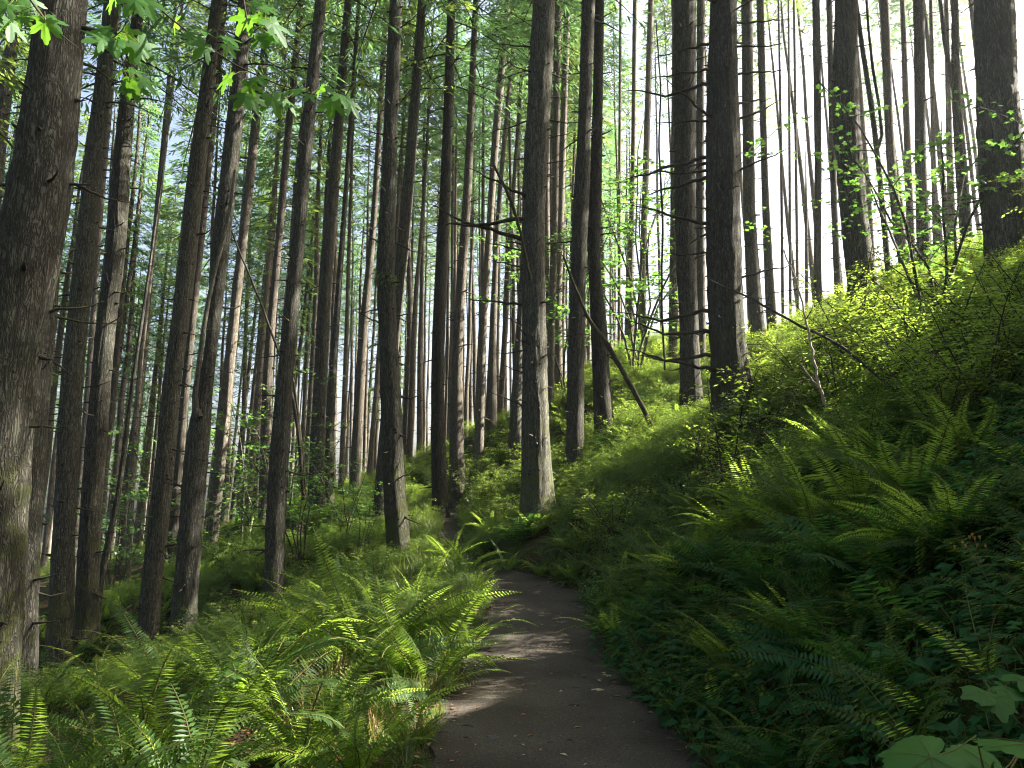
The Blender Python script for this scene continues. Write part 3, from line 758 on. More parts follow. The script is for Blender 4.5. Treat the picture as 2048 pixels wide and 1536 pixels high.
ROOTS = {}
for k, t in enumerate(TR):
    root, A, branch = build_traced(k, t)
    lab = t['label']
    b = unproj(t['prof'][0][1], t['prof'][0][0], t['d'])
    def at_row(row):
        ysr = [q[0] for q in t['prof']][::-1]; cs = [q[1] for q in t['prof']][::-1]
        return unproj(np.interp(row, ysr, cs), row, t['d'])[2] - root.location[2]
    rg = np.random.default_rng(5000 + k)
    if lab.startswith('giant fir bristling'):
        for row, side, L, p in ((15, -1, 1.2, .25), (30, 1, 1.0, .3), (45, 1, 1.3, .05), (80, -1, 1.5, -.25), (70, 1, 1.4, .35), (95, 1, 1.2, .1), (140, -1, 1.4, .0), (150, 1, 1.3, .2),
                                (165, -1, 1.9, .02), (205, 1, 1.5, .5), (240, -1, 1.6, -.12), (250, -1, 1.3, .0), (240, 1, 1.4, .6), (310, -1, 2.0, -.1), (335, -1, 2.1, -.05), (345, -1, 1.5, .02), (330, 1, 1.7, .55),
                                (350, 1, 1.2, .35), (430, -1, .7, -.1), (445, -1, 1.8, -.25), (505, -1, 1.1, -.2), (560, 1, 1.2, .3), (620, -1, 2.1, .0), (650, -1, 1.3, -.15), (665, -1, 1.9, -.12), (710, -1, 2.0, -.15), (745, -1, 1.8, -.2), (600, 1, .9, .4), (735, 1, .8, .5), (690, 1, .8, .2)):
            az = (0 if side > 0 else math.pi) + rg.normal(0, 0.45)
            branch(at_row(row), az, L * 0.95, p if side > 0 else -p * 0.6 - 0.02)
    if lab.startswith('thick central fir'):
        for row, side, L, p in ((30, -1, .8, -.1), (90, -1, 1.0, .0), (150, -1, .9, -.1), (240, -1, 1.0, -.15), (240, 1, .9, -.3), (280, 1, .7, .3), (400, -1, 1.6, .35), (440, -1, 2.2, -.05), (480, -1, 2.3, .25), (500, -1, 1.0, .0), (530, -1, 1.2, .2),
                                (580, -1, 1.0, .35), (610, -1, 1.5, .12), (650, -1, .7, .3), (675, -1, .8, .3), (690, 1, .5, .2), (700, -1, .8, .05), (745, -1, .6, .1), (810, -1, 1.0, .25), (330, 1, .8, .2), (190, 1, .7, .1)):
            az = (0 if side > 0 else math.pi) + rg.normal(0, 0.4)
            branch(at_row(row), az, L * 0.95, p)
    if lab.startswith('dark straight fir with a mossy bulge'):
        branch(at_row(632), 0.2, 0.75, 0.25, 0); branch(at_row(620), math.pi - 0.3, 0.6, 0.1, 3)
        m = MB()
        for _ in range(420):
            az = rg.uniform(0, 6.28); z = at_row(560) + rg.normal(0, 0.09)
            r = np.interp(z, [a[2] for a in A], [a[3] for a in A]); xa = np.interp(z, [a[2] for a in A], [a[0] for a in A])
            p = np.array((xa + math.cos(az) * r * 0.95, math.sin(az) * r * 0.95, z))
            dv = np.array((math.cos(az) * 0.5, math.sin(az) * 0.5, -0.8)) + rg.normal(0, 0.4, 3)
            m.cards(p[None], dv[None], rg.normal(0, 1, (1, 3)), np.array([rg.uniform(.05, .13)]), np.array([.018]))
        obj('moss', m.mesh('moss', M['grass']), root)
    if lab.startswith('massive furrowed'):
        branch(at_row(628), 0.15, 0.55, 0.35, 0); branch(at_row(858), 0.1, 0.42, 0.15, 3); branch(at_row(106), math.pi - .3, 0.35, -.2, 1)
    if lab.startswith('forked fir'):
        rows = [(835, 399, 15), (815, 391, 13), (790, 390, 11), (760, 394, 10), (720, 399, 9.5), (660, 407, 9), (600, 417, 8.5), (540, 430, 8), (470, 449, 7.5), (400, 463, 7), (340, 470, 5)]
        P = [unproj(c, y, t['d'] - 0.25) - np.array(root.location) for y, c, w in rows]
        m = MB(); m.tube(P, [px_width(w, unproj(c, y, t['d'])) / 2 for y, c, w in rows], 10)
        o = obj('side_stem', m.mesh('side_stem', M['bark_grey'], True), root); o['label'] = 'smooth grey side stem'
    if lab.startswith('crooked forked sapling'):
        rows = [(300, 1754, 9), (270, 1764, 7), (210, 1758, 6), (140, 1746, 6), (60, 1737, 5), (0, 1733, 5)]
        P = [unproj(c, y, t['d']) - np.array(root.location) for y, c, w in rows]
        m = MB(); m.tube(P, [px_width(w, unproj(c, y, t['d'])) / 2 for y, c, w in rows], 8)
        obj('side_stem', m.mesh('side_stem', M['bark_grey'], True), root)
    if lab.startswith('dark curving fir'):
        rows = [(175, 1908, 11), (140, 1899, 9), (80, 1889, 8), (0, 1880, 7), (-200, 1865, 5)]
        P = [unproj(c, y, t['d']) - np.array(root.location) for y, c, w in rows]
        m = MB(); m.tube(P, [px_width(w, unproj(c, y, t['d'])) / 2 for y, c, w in rows], 8)
        obj('side_stem', m.mesh('side_stem', M['bark'], True), root)
    ROOTS[lab] = (root, A)

# ------------------------------------------------------------------ firs further back, each one a tree of its own
def bg_trunk(seed):
    rg = np.random.default_rng(seed)
    z = np.linspace(-1, 30, 12)
    wob = np.cumsum(rg.normal(0, 0.05, 12)); wob2 = np.cumsum(rg.normal(0, 0.05, 12))
    wob -= wob[0]; wob2 -= wob2[0]
    r = 0.19 * (1 - np.clip(z, 0, 30) / 31.0) ** 0.75
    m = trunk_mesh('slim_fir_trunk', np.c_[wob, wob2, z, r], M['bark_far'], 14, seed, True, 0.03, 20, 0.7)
    return m, np.c_[wob, wob2, z]
BGT = [bg_trunk(700 + i) for i in range(7)]
_taken = [(unproj(t['prof'][0][1], t['prof'][0][0], t['d'])[0], t['d']) for t in TR]
def bg_tree(px, d, label, group, crown='fir', cz=None, s=1.0, dbh=1.0):
    x = x_at(px, d)
    if any((x - a) ** 2 + (d - b) ** 2 < 1.4 for a, b in _taken):
        return
    # leave a clearing so that the sun reaches the slender glowing fir
    ax_, ay_ = x + 10.7, d - 26.0
    if ax_ > -1 and abs(-ax_ * math.cos(SUN_AZ) + ay_ * math.sin(SUN_AZ)) < 1.3 and ax_ < 40:
        return
    _taken.append((x, d))
    rg = random
    k = rg.randrange(7)
    me, ax = BGT[k]
    root = empty('fir_tree' if crown != 'hemlock' else 'hemlock_tree', (x, d, h1(x, d) - 0.05), rg.uniform(0, 6.28))
    tag(root, label, 'tree', group)
    lean = (rg.gauss(0, 0.018), rg.gauss(0, 0.018))
    root.rotation_euler = (lean[0], lean[1], root.rotation_euler[2])
    o = obj('trunk', me, root); o.scale = (dbh, dbh, s)
    if crown == 'hemlock':
        cm, L, n0 = rg.choice(CRH), 12.0, (cz or 2.5)
        c = obj('crown', cm, root, (0, 0, n0)); c.scale = (s * 1.0, s * 1.0, (24 * s - n0) / L if s > .5 else s)
    else:
        n0 = cz if cz else rg.uniform(10, 15)
        sp = crown == 'sparse'
        cm, L = (rg.choice(CRS), 17.0) if sp else (rg.choice(CR), 19.0)
        c = obj('crown', cm, root, (np.interp(n0, ax[:, 2], ax[:, 0]), np.interp(n0, ax[:, 2], ax[:, 1]), n0 * s))
        w = rg.uniform(0.85, 1.2)
        c.scale = (w, w, (30.5 * s - n0 * s) / L)
    c.rotation_euler = (0, 0, rg.uniform(0, 6.28))
    return root
def strat(n, a, b):
    return [a + (b - a) * (i + random.random()) / n for i in range(n)]
zone = strat(84, -160, 620); random.shuffle(zone)
for px in zone:
    d = random.uniform(30, 72)
    bg_tree(px, d, 'slim dusky fir in the crowded stand downhill of the path', 'slim firs in the stand downhill', random.choice(('fir', 'fir', 'sparse')), cz=random.uniform(9, 15), s=random.uniform(.75, 1.05), dbh=random.uniform(.7, 1.15))
zone = strat(135, 560, 1260); random.shuffle(zone)
for px in zone:
    d = random.uniform(32, 75)
    bg_tree(px, d, 'thin sun streaked fir in the crowd beyond the path bend', 'thin firs beyond the path bend', random.choice(('fir', 'sparse')), cz=random.uniform(14, 18), s=random.uniform(.8, 1.05), dbh=random.uniform(.55, 1.05))
zone = strat(34, 1240, 2150); random.shuffle(zone)
for px in zone:
    d = random.uniform(27, 50)
    bg_tree(px, d, 'thin backlit fir on the crest with white sky behind', 'backlit firs on the crest', crown='sparse', cz=random.uniform(19, 23), s=random.uniform(.8, 1.05), dbh=random.uniform(.5, .9))
for px in strat(6, -150, 420):
    bg_tree(px, random.uniform(26, 55), 'drooping hemlock with low green boughs among the downhill firs', 'hemlocks among the downhill firs', 'hemlock', random.uniform(1.5, 5), random.uniform(.55, .95), random.uniform(.5, .8))
for px in strat(4, 700, 1330):
    bg_tree(px, random.uniform(34, 55), 'light green hemlock among the thin firs beyond the bend', 'hemlocks beyond the bend', 'hemlock', random.uniform(4, 8), random.uniform(.55, .9), random.uniform(.4, .7))

for i in range(46):  # unseen rest of the wood, put in to keep skylight off trunk fronts
    x_, y_ = random.uniform(-30, 14), random.uniform(-30, -3.5)
    if i > 34: x_, y_ = random.uniform(-24, -9), random.uniform(-3, 12)
    bg_tree(1024 + x_ / (y_ * math.cos(PITCH)) * F_PX, y_, 'unseen slim fir back along the path, the opposite way from the bend', 'unseen firs back along the path', 'hemlock' if i % 2 == 0 else 'fir', random.uniform(2, 7), random.uniform(.8, 1.0), random.uniform(.8, 1.3))

for row, off in enumerate((4.2, 7.5, 11.5)):  # off-frame firs added as occluders: crowns shade the trunks, spare the ferns
    for y_ in np.arange(0.5 + row, 25.5 + row, 2.7):
        if row < 2 and 5.4 < y_ < 8.2: continue
        x_ = max(0.715 * y_ + off, 9.0 + off * .6) + random.uniform(-.5, .5)
        bg_tree(1024 + x_ / (y_ * math.cos(PITCH)) * F_PX, y_, 'fir added for shade beyond the huge blue grey fir', 'added shade firs along the crest', 'hemlock' if (row + int(y_)) % 3 else 'fir', .6 + (x_ + 2.4) / math.sin(SUN_AZ) * math.tan(SUN_EL) - h1(x_, y_) + random.choice((-1.2, .6, 1.2, 2.2)) + (3.5 if y_ > 17.5 else 0), random.uniform(.85, 1.0), random.uniform(.8, 1.2))

# ------------------------------------------------------------------ scattering for what nobody could count
def hidden_collection(name, meshes):
    c = bpy.data.collections.new(name)
    for i, me in enumerate(meshes):
        o = bpy.data.objects.new(f'{name}_{i:02d}', me)
        c.objects.link(o)
    return c
def scatter(name, pts, rots, scl, idx, coll):
    me = bpy.data.meshes.new(name)
    me.from_pydata(np.asarray(pts).tolist(), [], [])
    a = me.attributes.new('rot', 'FLOAT_VECTOR', 'POINT'); a.data.foreach_set('vector', np.asarray(rots, 'f').ravel())
    a = me.attributes.new('scl', 'FLOAT', 'POINT'); a.data.foreach_set('value', np.asarray(scl, 'f'))
    a = me.attributes.new('idx', 'INT', 'POINT'); a.data.foreach_set('value', np.asarray(idx, 'i'))
    o = obj(name, me)
    tag(o, kind='stuff')
    ng = bpy.data.node_groups.new(name, 'GeometryNodeTree')
    ng.interface.new_socket('Geometry', in_out='INPUT', socket_type='NodeSocketGeometry')
    ng.interface.new_socket('Geometry', in_out='OUTPUT', socket_type='NodeSocketGeometry')
    gi = ng.nodes.new('NodeGroupInput'); go = ng.nodes.new('NodeGroupOutput')
    ip = ng.nodes.new('GeometryNodeInstanceOnPoints')
    ci = ng.nodes.new('GeometryNodeCollectionInfo')
    ci.inputs['Collection'].default_value = coll
    ci.inputs['Separate Children'].default_value = True
    ci.inputs['Reset Children'].default_value = True
    def attr(nm, ty):
        n = ng.nodes.new('GeometryNodeInputNamedAttribute'); n.data_type = ty
        n.inputs['Name'].default_value = nm
        return [s for s in n.outputs if s.enabled and s.name == 'Attribute'][0]
    L = ng.links.new
    L(gi.outputs[0], ip.inputs['Points'])
    L(ci.outputs[0], ip.inputs['Instance'])
    ip.inputs['Pick Instance'].default_value = True
    L(attr('idx', 'INT'), ip.inputs['Instance Index'])
    er = ng.nodes.new('FunctionNodeEulerToRotation')
    L(attr('rot', 'FLOAT_VECTOR'), er.inputs[0])
    L(er.outputs[0], ip.inputs['Rotation'])
    L(attr('scl', 'FLOAT'), ip.inputs['Scale'])
    L(ip.outputs[0], go.inputs[0])
    md = o.modifiers.new('scatter', 'NODES')
    md.node_group = ng
    return o
def slope_rot(x, y, keep=0.6):
    e = 0.3
    sx = (H(x + e, y) - H(x - e, y)) / (2 * e) * keep
    sy = (H(x, y + e) - H(x, y - e)) / (2 * e) * keep
    out = []
    for a, b in zip(sx, sy):
        q = Vector((0, 0, 1)).rotation_difference(Vector((-a, -b, 1)).normalized()) @ Quaternion((0, 0, 1), random.uniform(0, 6.283))
        out.append(q.to_euler()[:])
    return np.array(out)

# ---- leaf clusters
def herb_mesh(seed, n=16, leaf=(0.045, 0.085), rad_=0.2, ht=0.22, mat='herb', wide=0.62):
    rg = np.random.default_rng(seed)
    m = MB()
    for _ in range(max(3, n // 5)):
        a = rg.uniform(0, 6.28); r0 = rg.uniform(0, rad_ * 0.6)
        p0 = np.array((math.cos(a) * r0, math.sin(a) * r0, -0.03))
        hh = ht * rg.uniform(0.4, 1.1)
        top = p0 + np.array((rg.normal(0, 0.07), rg.normal(0, 0.07), hh))
        m.tube([p0, (p0 + top) / 2 + rg.normal(0, 0.01, 3), top], [0.003, 0.0025, 0.0015], 3, 1, cap=False)
        k = 5
        t = np.sort(rg.uniform(0.35, 1.0, k))
        c = p0 + (top - p0) * t[:, None]
        az = rg.uniform(0, 6.28) + np.arange(k) * 2.4
        pit = rg.uniform(-0.25, 0.5, k)
        d = np.c_[np.cos(az), np.sin(az), pit]
        ln = rg.uniform(*leaf, k)
        c = c + d * 0.03
        m.cards(c, d, np.c_[rg.normal(0, .25, k), rg.normal(0, .25, k), np.ones(k)], ln, ln * wide * rg.uniform(.8, 1.15, k), 0, 0.12)
    return m.mesh('herb', [M[mat], M['rachis']])

def frond(m, L, npair, wmax, arch, seed, lean0=1.15, mat=0, ns=14, bip=False, curl=0.0, pw=0.30):
    """one fern frond from the origin: rises along +X/+Z and arches over; pinnae in a flat plane either side"""
    rg = np.random.default_rng(seed)
    s = np.linspace(0, 1, ns)
    ang = lean0 - arch * s ** 1.3
    dx = np.cos(ang); dz = np.sin(ang)
    x = np.r_[0, np.cumsum((dx[1:] + dx[:-1]) / 2)] * L / (ns - 1)
    z = np.r_[0, np.cumsum((dz[1:] + dz[:-1]) / 2)] * L / (ns - 1)
    yy = curl * s ** 2 * L
    P = np.c_[x, yy, z]
    m.tube(P, np.linspace(0.0045, 0.0012, ns) * (0.6 + 0.4 * L), 4, 1, cap=False)
    t = np.linspace(0.14, 0.985, npair)
    base = np.stack([np.interp(t, s, P[:, k]) for k in range(3)], 1)
    a = np.interp(t, s, ang)
    T_ = np.c_[np.cos(a), np.gradient(base[:, 1]) * 0, np.sin(a)]
    up = np.c_[-np.sin(a), np.zeros_like(a), np.cos(a)]
    prof = np.minimum(1, (t - 0.05) / 0.22) ** 0.7 * (1 - ((t - 0.3).clip(0) / 0.70) ** 1.6) + 0.04
    for side in (-1, 1):
        tt_ = t + rg.normal(0, 0.003, npair)
        sw = np.array((0, 1.0, 0)) * side
        d = sw + T_ * rg.uniform(0.18, 0.34, npair)[:, None] + up * rg.normal(-0.08, 0.10, npair)[:, None]
        ln = wmax * prof * rg.uniform(0.9, 1.06, npair)
        nr = up + T_ * 0.35 + rg.normal(0, 0.10, (npair, 3))
        gap = L * 0.85 / npair
        if not bip:
            m.cards(base, d, nr, ln, np.minimum(gap * 0.95, ln * pw * 1.35), mat, 0.0)
        else:
            du = unit(d)
            for i in range(npair):
                k = max(3, int(ln[i] / 0.012))
                q = np.linspace(0.08, 0.98, k)
                c = base[i] + du[i] * (q * ln[i])[:, None] - up[i] * (0.12 * ln[i] * q ** 2)[:, None]
                l2 = gap * 0.75 * (1 - q ** 2 * 0.8)
                for s2 in (-1, 1):
                    d2 = T_[i] * s2 + du[i] * 0.55
                    m.cards(c, np.repeat(d2[None], k, 0), np.repeat(nr[i][None], k, 0), l2, np.full(k, ln[i] / k * 1.0), mat, 0.0)
FR = []       # sword fern fronds, unit length
for i in range(7):
    m = MB(); frond(m, 1.0, 44, 0.092, [1.0, 1.25, 1.5, 0.8, 1.7, 1.1, 1.35][i], 60 + i, [1.25, 1.2, 1.15, 1.3, 1.1, 1.0, 1.3][i], curl=[0, .08, -.08, .04, -.05, .1, -.1][i])
    FR.append(m.mesh('sword_fern_frond', [M['fern'], M['rachis']]))
FRD = []
for i in range(2):
    m = MB(); frond(m, 1.0, 34, 0.07, 1.5 + .3 * i, 80 + i, 0.8)
    FRD.append(m.mesh('dead_fern_frond', [M['fern_dead'], M['fern_dead']]))
FL = []       # lady fern fronds: broad and lacy
for i in range(5):
    m = MB(); frond(m, 1.0, 25, 0.17, [0.9, 1.2, 1.05, 1.4, 0.8][i], 90 + i, [1.0, 1.1, 0.9, 1.15, 0.8][i], bip=False, pw=.2, curl=[0, .1, -.1, .05, -.06][i])
    FL.append(m.mesh('lady_fern_frond', [M['fern_dark'], M['rachis']]))

def fern_clump_mesh(seed, n, lad=False):
    rg = np.random.default_rng(seed)
    m = MB()
    for i in range(n):
        q = MB()
        L = rg.uniform(0.6, 1.1)
        frond(q, L, 22 if not lad else 16, 0.09 if not lad else 0.19, rg.uniform(0.8, 1.6), seed * 50 + i, rg.uniform(0.75, 1.35), ns=9, bip=False, pw=0.34)
        a = i * 2.39996 + rg.normal(0, 0.3)
        ca, sa = math.cos(a), math.sin(a)
        V = np.concatenate(q.v)
        V = np.c_[V[:, 0] * ca - V[:, 1] * sa, V[:, 0] * sa + V[:, 1] * ca, V[:, 2]]
        k = m.n
        m.v.append(V); m.n += len(V)
        m.f += [[j + k for j in f] for f in q.f]; m.m += q.m
    return m.mesh('fern', [M['fern_dark' if lad else 'fern'], M['rachis']])
FC = [fern_clump_mesh(400 + i, 15 + 2 * i) for i in range(4)] + [fern_clump_mesh(420 + i, 12, True) for i in range(2)]

FERN_LABELS = set()
def fern(px, d, s, n, label, kind='sword', group='ferns beside the path', dead=0, face=None, tilt=0.25, lean=None):
    """face: azimuth the fronds favour (radians), None for all round"""
    assert label not in FERN_LABELS, label
    FERN_LABELS.add(label)
    rg = random
    x = x_at(px, d)
    z = h1(x, d)
    root = empty('sword_fern' if kind == 'sword' else 'lady_fern', (x, d, z - 0.03))
    tag(root, label, 'fern', group)
    set_ = FR if kind == 'sword' else FL
    for i in range(n):
        az = i * 2.39996 + rg.gauss(0, 0.25) if face is None else face + rg.gauss(0, 0.9)
        o = obj('frond', rg.choice(set_), root, (rg.gauss(0, .03), rg.gauss(0, .03), 0))
        o.rotation_euler = (rg.gauss(0, .42), rg.gauss(0, 0.16) + (0.25 if i % 4 == 3 else -.1), az)
        L = s * rg.uniform(0.62, 1.12)
        o.scale = (L, L * rg.uniform(.9, 1.15), L)
    for i in range(dead):
        o = obj('dead_frond', rg.choice(FRD), root)
        o.rotation_euler = (rg.gauss(0, .2), rg.uniform(0.1, .4), (face or 0) + rg.gauss(0, 1.2))
        L = s * rg.uniform(.6, .95); o.scale = (L, L, L)
        o['label'] = 'withered brown frond'
    return root

fern(520, 6.3, 1.49, 25, 'tall sunlit sword fern with two upright ribbed fronds, downhill of path', face=None)
fern(470, 6.9, 1.34, 18, 'sunlit sword fern just behind the tall ribbed one')
fern(868, 7.1, 1.43, 27, 'bushy sword fern right at the path edge with fronds standing straight up')
fern(760, 7.7, 1.70, 25, 'wide glowing sword fern beside the bushy path edge one')
fern(690, 8.3, 1.50, 18, 'arching sword fern behind the wide glowing one')
fern(300, 5.2, 1.40, 23, 'pale shining sword fern with a withered rust coloured frond', dead=3)
fern(90, 4.5, 1.40, 20, 'low sprawling sword fern in the lit corner under the bending fir')
fern(190, 4.2, 1.22, 18, 'yellow green sword fern sprawling next to the lit corner one')
fern(420, 4.6, 1.28, 20, 'sword fern half in shadow before the pale shining one', dead=1)
fern(620, 5.6, 1.34, 23, 'dense sword fern with drooping fronds between the tall ribbed fern and path', dead=1)
fern(730, 5.2, 1.16, 16, 'dark shaded sword fern drooping over the bare soil by the path')
fern(830, 5.9, 0.79, 11, 'small blue green fern at the shaded path edge')
fern(350, 7.9, 1.22, 17, 'sword fern fanning out before the foot of the forked fir')
fern(250, 9.6, 1.04, 13, 'small lit sword fern near the tall even fir')
fern(185, 11.0, 0.98, 12, 'rounded little sword fern shining below the mossy flared fir')
fern(130, 9.0, 0.98, 13, 'shaded sword fern between the grey fir and the bending fir')
fern(935, 8.9, 0.92, 16, 'curly tipped fern leaning out over the path')
fern(590, 9.8, 1.16, 17, 'sword fern in dappled light below the kinked brown fir')
fern(650, 10.8, 1.22, 17, 'pale arching sword fern beyond the wide glowing one')
fern(840, 11.2, 1.04, 14, 'feathery fern before the foot of the mossy bulged fir')
fern(900, 12.5, 0.98, 13, 'sunny fern tucked just before the path bend')
fern(1625, 7.6, 1.33, 27, 'great sword fern with gold rimmed arching fronds on the bank', face=2.7, dead=1)
fern(1530, 8.4, 1.22, 22, 'sword fern with raised lit tips just above the gold rimmed one', face=2.5)
fern(1470, 9.3, 1.06, 17, 'sword fern at the foot of the branchy giant')
fern(1160, 13.4, 0.80, 15, 'bright little fern beside the flared roots of the thick central fir')
fern(1085, 13.8, 0.85, 15, 'dark fern fringing the path under the thick central fir')
fern(1010, 14.5, 0.80, 13, 'shaded fern on the far side of the path bend')
fern(1240, 11.4, 0.95, 16, 'shaded fern overhanging the path side opposite the curly tipped one')
fern(1340, 10.2, 1.06, 17, 'drooping fern on the mid bank below the dark shrubs', face=3.4)
fern(1440, 8.2, 1.01, 18, 'lacy dark fern under the gold rimmed fern', 'lady', face=3.6)
fern(1545, 6.9, 1.01, 20, 'lacy fern halfway up the shaded bank with downward tips', 'lady', face=3.7)
fern(1690, 6.2, 1.06, 20, 'broad lacy fern high on the dark bank', 'lady', face=3.5)
fern(1760, 5.2, 0.90, 20, 'bright green lacy fern in the middle of the dark bank', 'lady', face=3.3)
fern(1650, 4.9, 0.90, 20, 'lacy fern with wide flat fronds near the bank foot', 'lady', face=3.4)
fern(1900, 5.0, 0.95, 17, 'sword fern on the dark bank beside the orange seed heads', face=3.2)
fern(1560, 4.3, 0.64, 15, 'little lacy fern at the path edge by the big soft leaves', 'lady', face=3.0)
fern(1490, 4.8, 0.59, 12, 'short sword fern hugging the lower bank by the path')
fern(1760, 4.0, 0.69, 15, 'dark lacy fern behind the big soft leaves', 'lady', face=3.0)
fern(1790, 8.0, 1.02, 17, 'sword fern with one long comb like frond beneath the leaning dead sapling', face=2.6)
fern(1890, 8.2, 1.02, 17, 'dusky sword fern uphill of the comb fronded one', face=3.0)
fern(1960, 6.6, 0.94, 17, 'dusky sword fern below the huge blue grey fir', face=3.2)
fern(1700, 9.4, 1.17, 16, 'sword fern under the pale broken stick')
fern(1420, 11.5, 1.06, 15, 'half lit sword fern by the foot of the broad grey fir')

fern(950, 11.8, .95, 16, 'fern crowding the path on its downhill side just before the bend')
fern(930, 13.6, 1.1, 16, 'tall fern masking the path where it slips out of sight')
fern(905, 15.2, 1.1, 15, 'sunny fern past the bend on the downhill verge')
fern(985, 16.6, 1.0, 14, 'fern on the uphill verge where the path vanishes')
fern(1480, 6.0, .9, 16, 'flat shaded fern over the herbs along the path', face=3.4)
fern(1600, 5.6, .95, 16, 'drooping shaded fern midway up the near bank', face=3.3)
fern(1830, 6.6, 1.25, 18, 'large shaded fern above the bright green lacy one', face=3.4)
fern(1720, 7.2, 1.3, 18, 'large shaded fern right under the gold rimmed one', face=3.2)
fern(1380, 8.6, .9, 14, 'shaded fern with short fronds near the bank foot', face=3.5)
# ferns of the middle distance: one of a few shapes each, too small to show their fronds apart
def place_many(n, zone_fn, meshes, name, label, cat, group, smin, smax, sink=0.03):
    c = 0
    while c < n:
        px, d = zone_fn()
        x = x_at(px, d)
        if on_path(x, d, 0.25): continue
        c += 1
        o = obj(name, random.choice(meshes), None, (x, d, h1(x, d) - sink), (random.gauss(0, .08), random.gauss(0, .08), random.uniform(0, 6.28)), random.uniform(smin, smax))
        tag(o, label, cat, group)
place_many(34, lambda: (random.uniform(380, 900), random.uniform(9, 20)), FC[:4], 'sword_fern', 'small sunny fern scattered on the lower ground downhill of the path', 'fern', 'small ferns downhill', .6, .95)
place_many(26, lambda: (random.uniform(0, 420), random.uniform(9, 22)), FC[:4], 'sword_fern', 'small fern in the shade among the downhill trunks', 'fern', 'small ferns among the downhill trunks', .6, .9)
place_many(44, lambda: (random.uniform(860, 1380), random.uniform(15, 30)), FC, 'sword_fern', 'small sunny fern on the slope beyond the path bend', 'fern', 'small ferns beyond the bend', .7, 1.1)
place_many(52, lambda: (random.uniform(1380, 2040), random.uniform(9, 22)), FC, 'sword_fern', 'small fern on the upper bank among the shrubs', 'fern', 'small ferns on the upper bank', .7, 1.15)
place_many(44, lambda: (random.uniform(1230, 2040), random.uniform(3.8, 11)), FC[4:], 'lady_fern', 'small dark lacy fern in the shade of the lower bank', 'fern', 'small ferns on the lower bank', .5, .85)

# ------------------------------------------------------------------ shrubs
def shrub_meshes(seed, ht, nst, leaf, nleaf, mat, spread=0.5, star=False, twigs=9):
    rg = np.random.default_rng(seed)
    st, fo = MB(), MB()
    C, D, Nn, Ln = [], [], [], []
    for i in range(nst):
        az = i * 2.4 + rg.normal(0, .4)
        hh = ht * rg.uniform(.6, 1.05)
        s = np.linspace(0, 1, 9)
        out = spread * hh * rg.uniform(.4, 1.2)
        P = np.c_[np.cos(az) * out * s ** 1.4, np.sin(az) * out * s ** 1.4, hh * (s - .12 * s ** 3) - .05] + np.c_[np.cumsum(rg.normal(0, .012 * ht, (9, 2)), 0), np.zeros(9)]
        st.tube(P, np.linspace(.008, .002, 9) * (.6 + ht * .5), 5)
        for _ in range(twigs):
            k = rg.uniform(.28, 1.0)
            p0 = np.array([np.interp(k, s, P[:, j]) for j in range(3)])
            a2 = rg.uniform(0, 6.28)
            L = ht * rg.uniform(.12, .34) * (1.2 - .6 * k)
            u = np.array((math.cos(a2), math.sin(a2), rg.uniform(-.1, .35)))
            q = np.linspace(0, 1, 5)[:, None]
            tw = p0 + u * q * L + np.array((0, 0, -.15)) * L * q ** 2
            st.tube(tw, np.linspace(.003, .001, 5) * (.6 + ht * .4), 3, cap=False)
            n = max(4, int(nleaf * L / (ht * .25)))
            t = rg.uniform(.1, 1.05, n)
            c = p0 + u * (t * L)[:, None] + np.array((0, 0, -.15)) * L * (t ** 2)[:, None] + rg.normal(0, leaf * .8, (n, 3)) * np.array((1, 1, .5))
            sd = np.cross(u, (0, 0, 1.0)); sgn = rg.choice((-1, 1), n)
            d = u * rg.uniform(.2, 1, n)[:, None] + sd * sgn[:, None] + np.c_[rg.normal(0, .2, (n, 2)), rg.normal(-.1, .25, n)]
            C.append(c); D.append(d); Nn.append(np.c_[rg.normal(0, .4, (n, 2)), np.ones(n)]); Ln.append(leaf * rg.uniform(.6, 1.25, n))
    C, D, Nn, Ln = map(np.concatenate, (C, D, Nn, Ln))
    if star:
        # small palmate leaves: five points
        th = np.arange(10) * 2 * math.pi / 10
        rr = np.where(np.arange(10) % 2 == 0, 1.0, .52) * np.array([1, 1, .95, 1, .8, .7, .8, 1, .95, 1])
        d = unit(D); s_ = unit(np.cross(d, Nn)); nn = np.cross(s_, d)
        V = C[:, None, :] + (d[:, None, :] * (np.cos(th) * rr)[None, :, None] + s_[:, None, :] * (np.sin(th) * rr)[None, :, None]) * (Ln * .55)[:, None, None]
        V = V - nn[:, None, :] * (.1 * (rr ** 2)[None, :, None]) * Ln[:, None, None]
        fo.add(V.reshape(-1, 3), np.arange(len(C) * 10).reshape(-1, 10))
    else:
        fo.cards(C, D, Nn, Ln, Ln * .55, 0, 0.0)
    return st.mesh('shrub_stem', M['twig' if not star else 'bark_grey'], True), fo.mesh('shrub_foliage', M[mat])
HU = [shrub_meshes(800 + i, 1.3, 8, .044, 24, 'shrub', .55, twigs=14) for i in range(4)]
VM = [shrub_meshes(820 + i, 3.2, 5, .065, 26, 'vine', .45, True, twigs=13) for i in range(3)]
def shrub(px, d, s, label, kind='hu', group='shrubs on the slope', zoff=0.0, rz=None, name=None):
    x = x_at(px, d)
    if on_path(x, d, .3): return
    st, fo = random.choice(HU if kind == 'hu' else VM)
    r = empty(name or ('huckleberry_shrub' if kind == 'hu' else 'vine_maple'), (x, d, h1(x, d) - .05 + zoff), random.uniform(0, 6.28) if rz is None else rz)
    r.rotation_euler = (random.gauss(0, .08), random.gauss(0, .08), r.rotation_euler[2])
    r.scale = (s, s, s)
    tag(r, label, 'shrub', group)
    obj('stem', st, r); obj('foliage', fo, r)
    return r
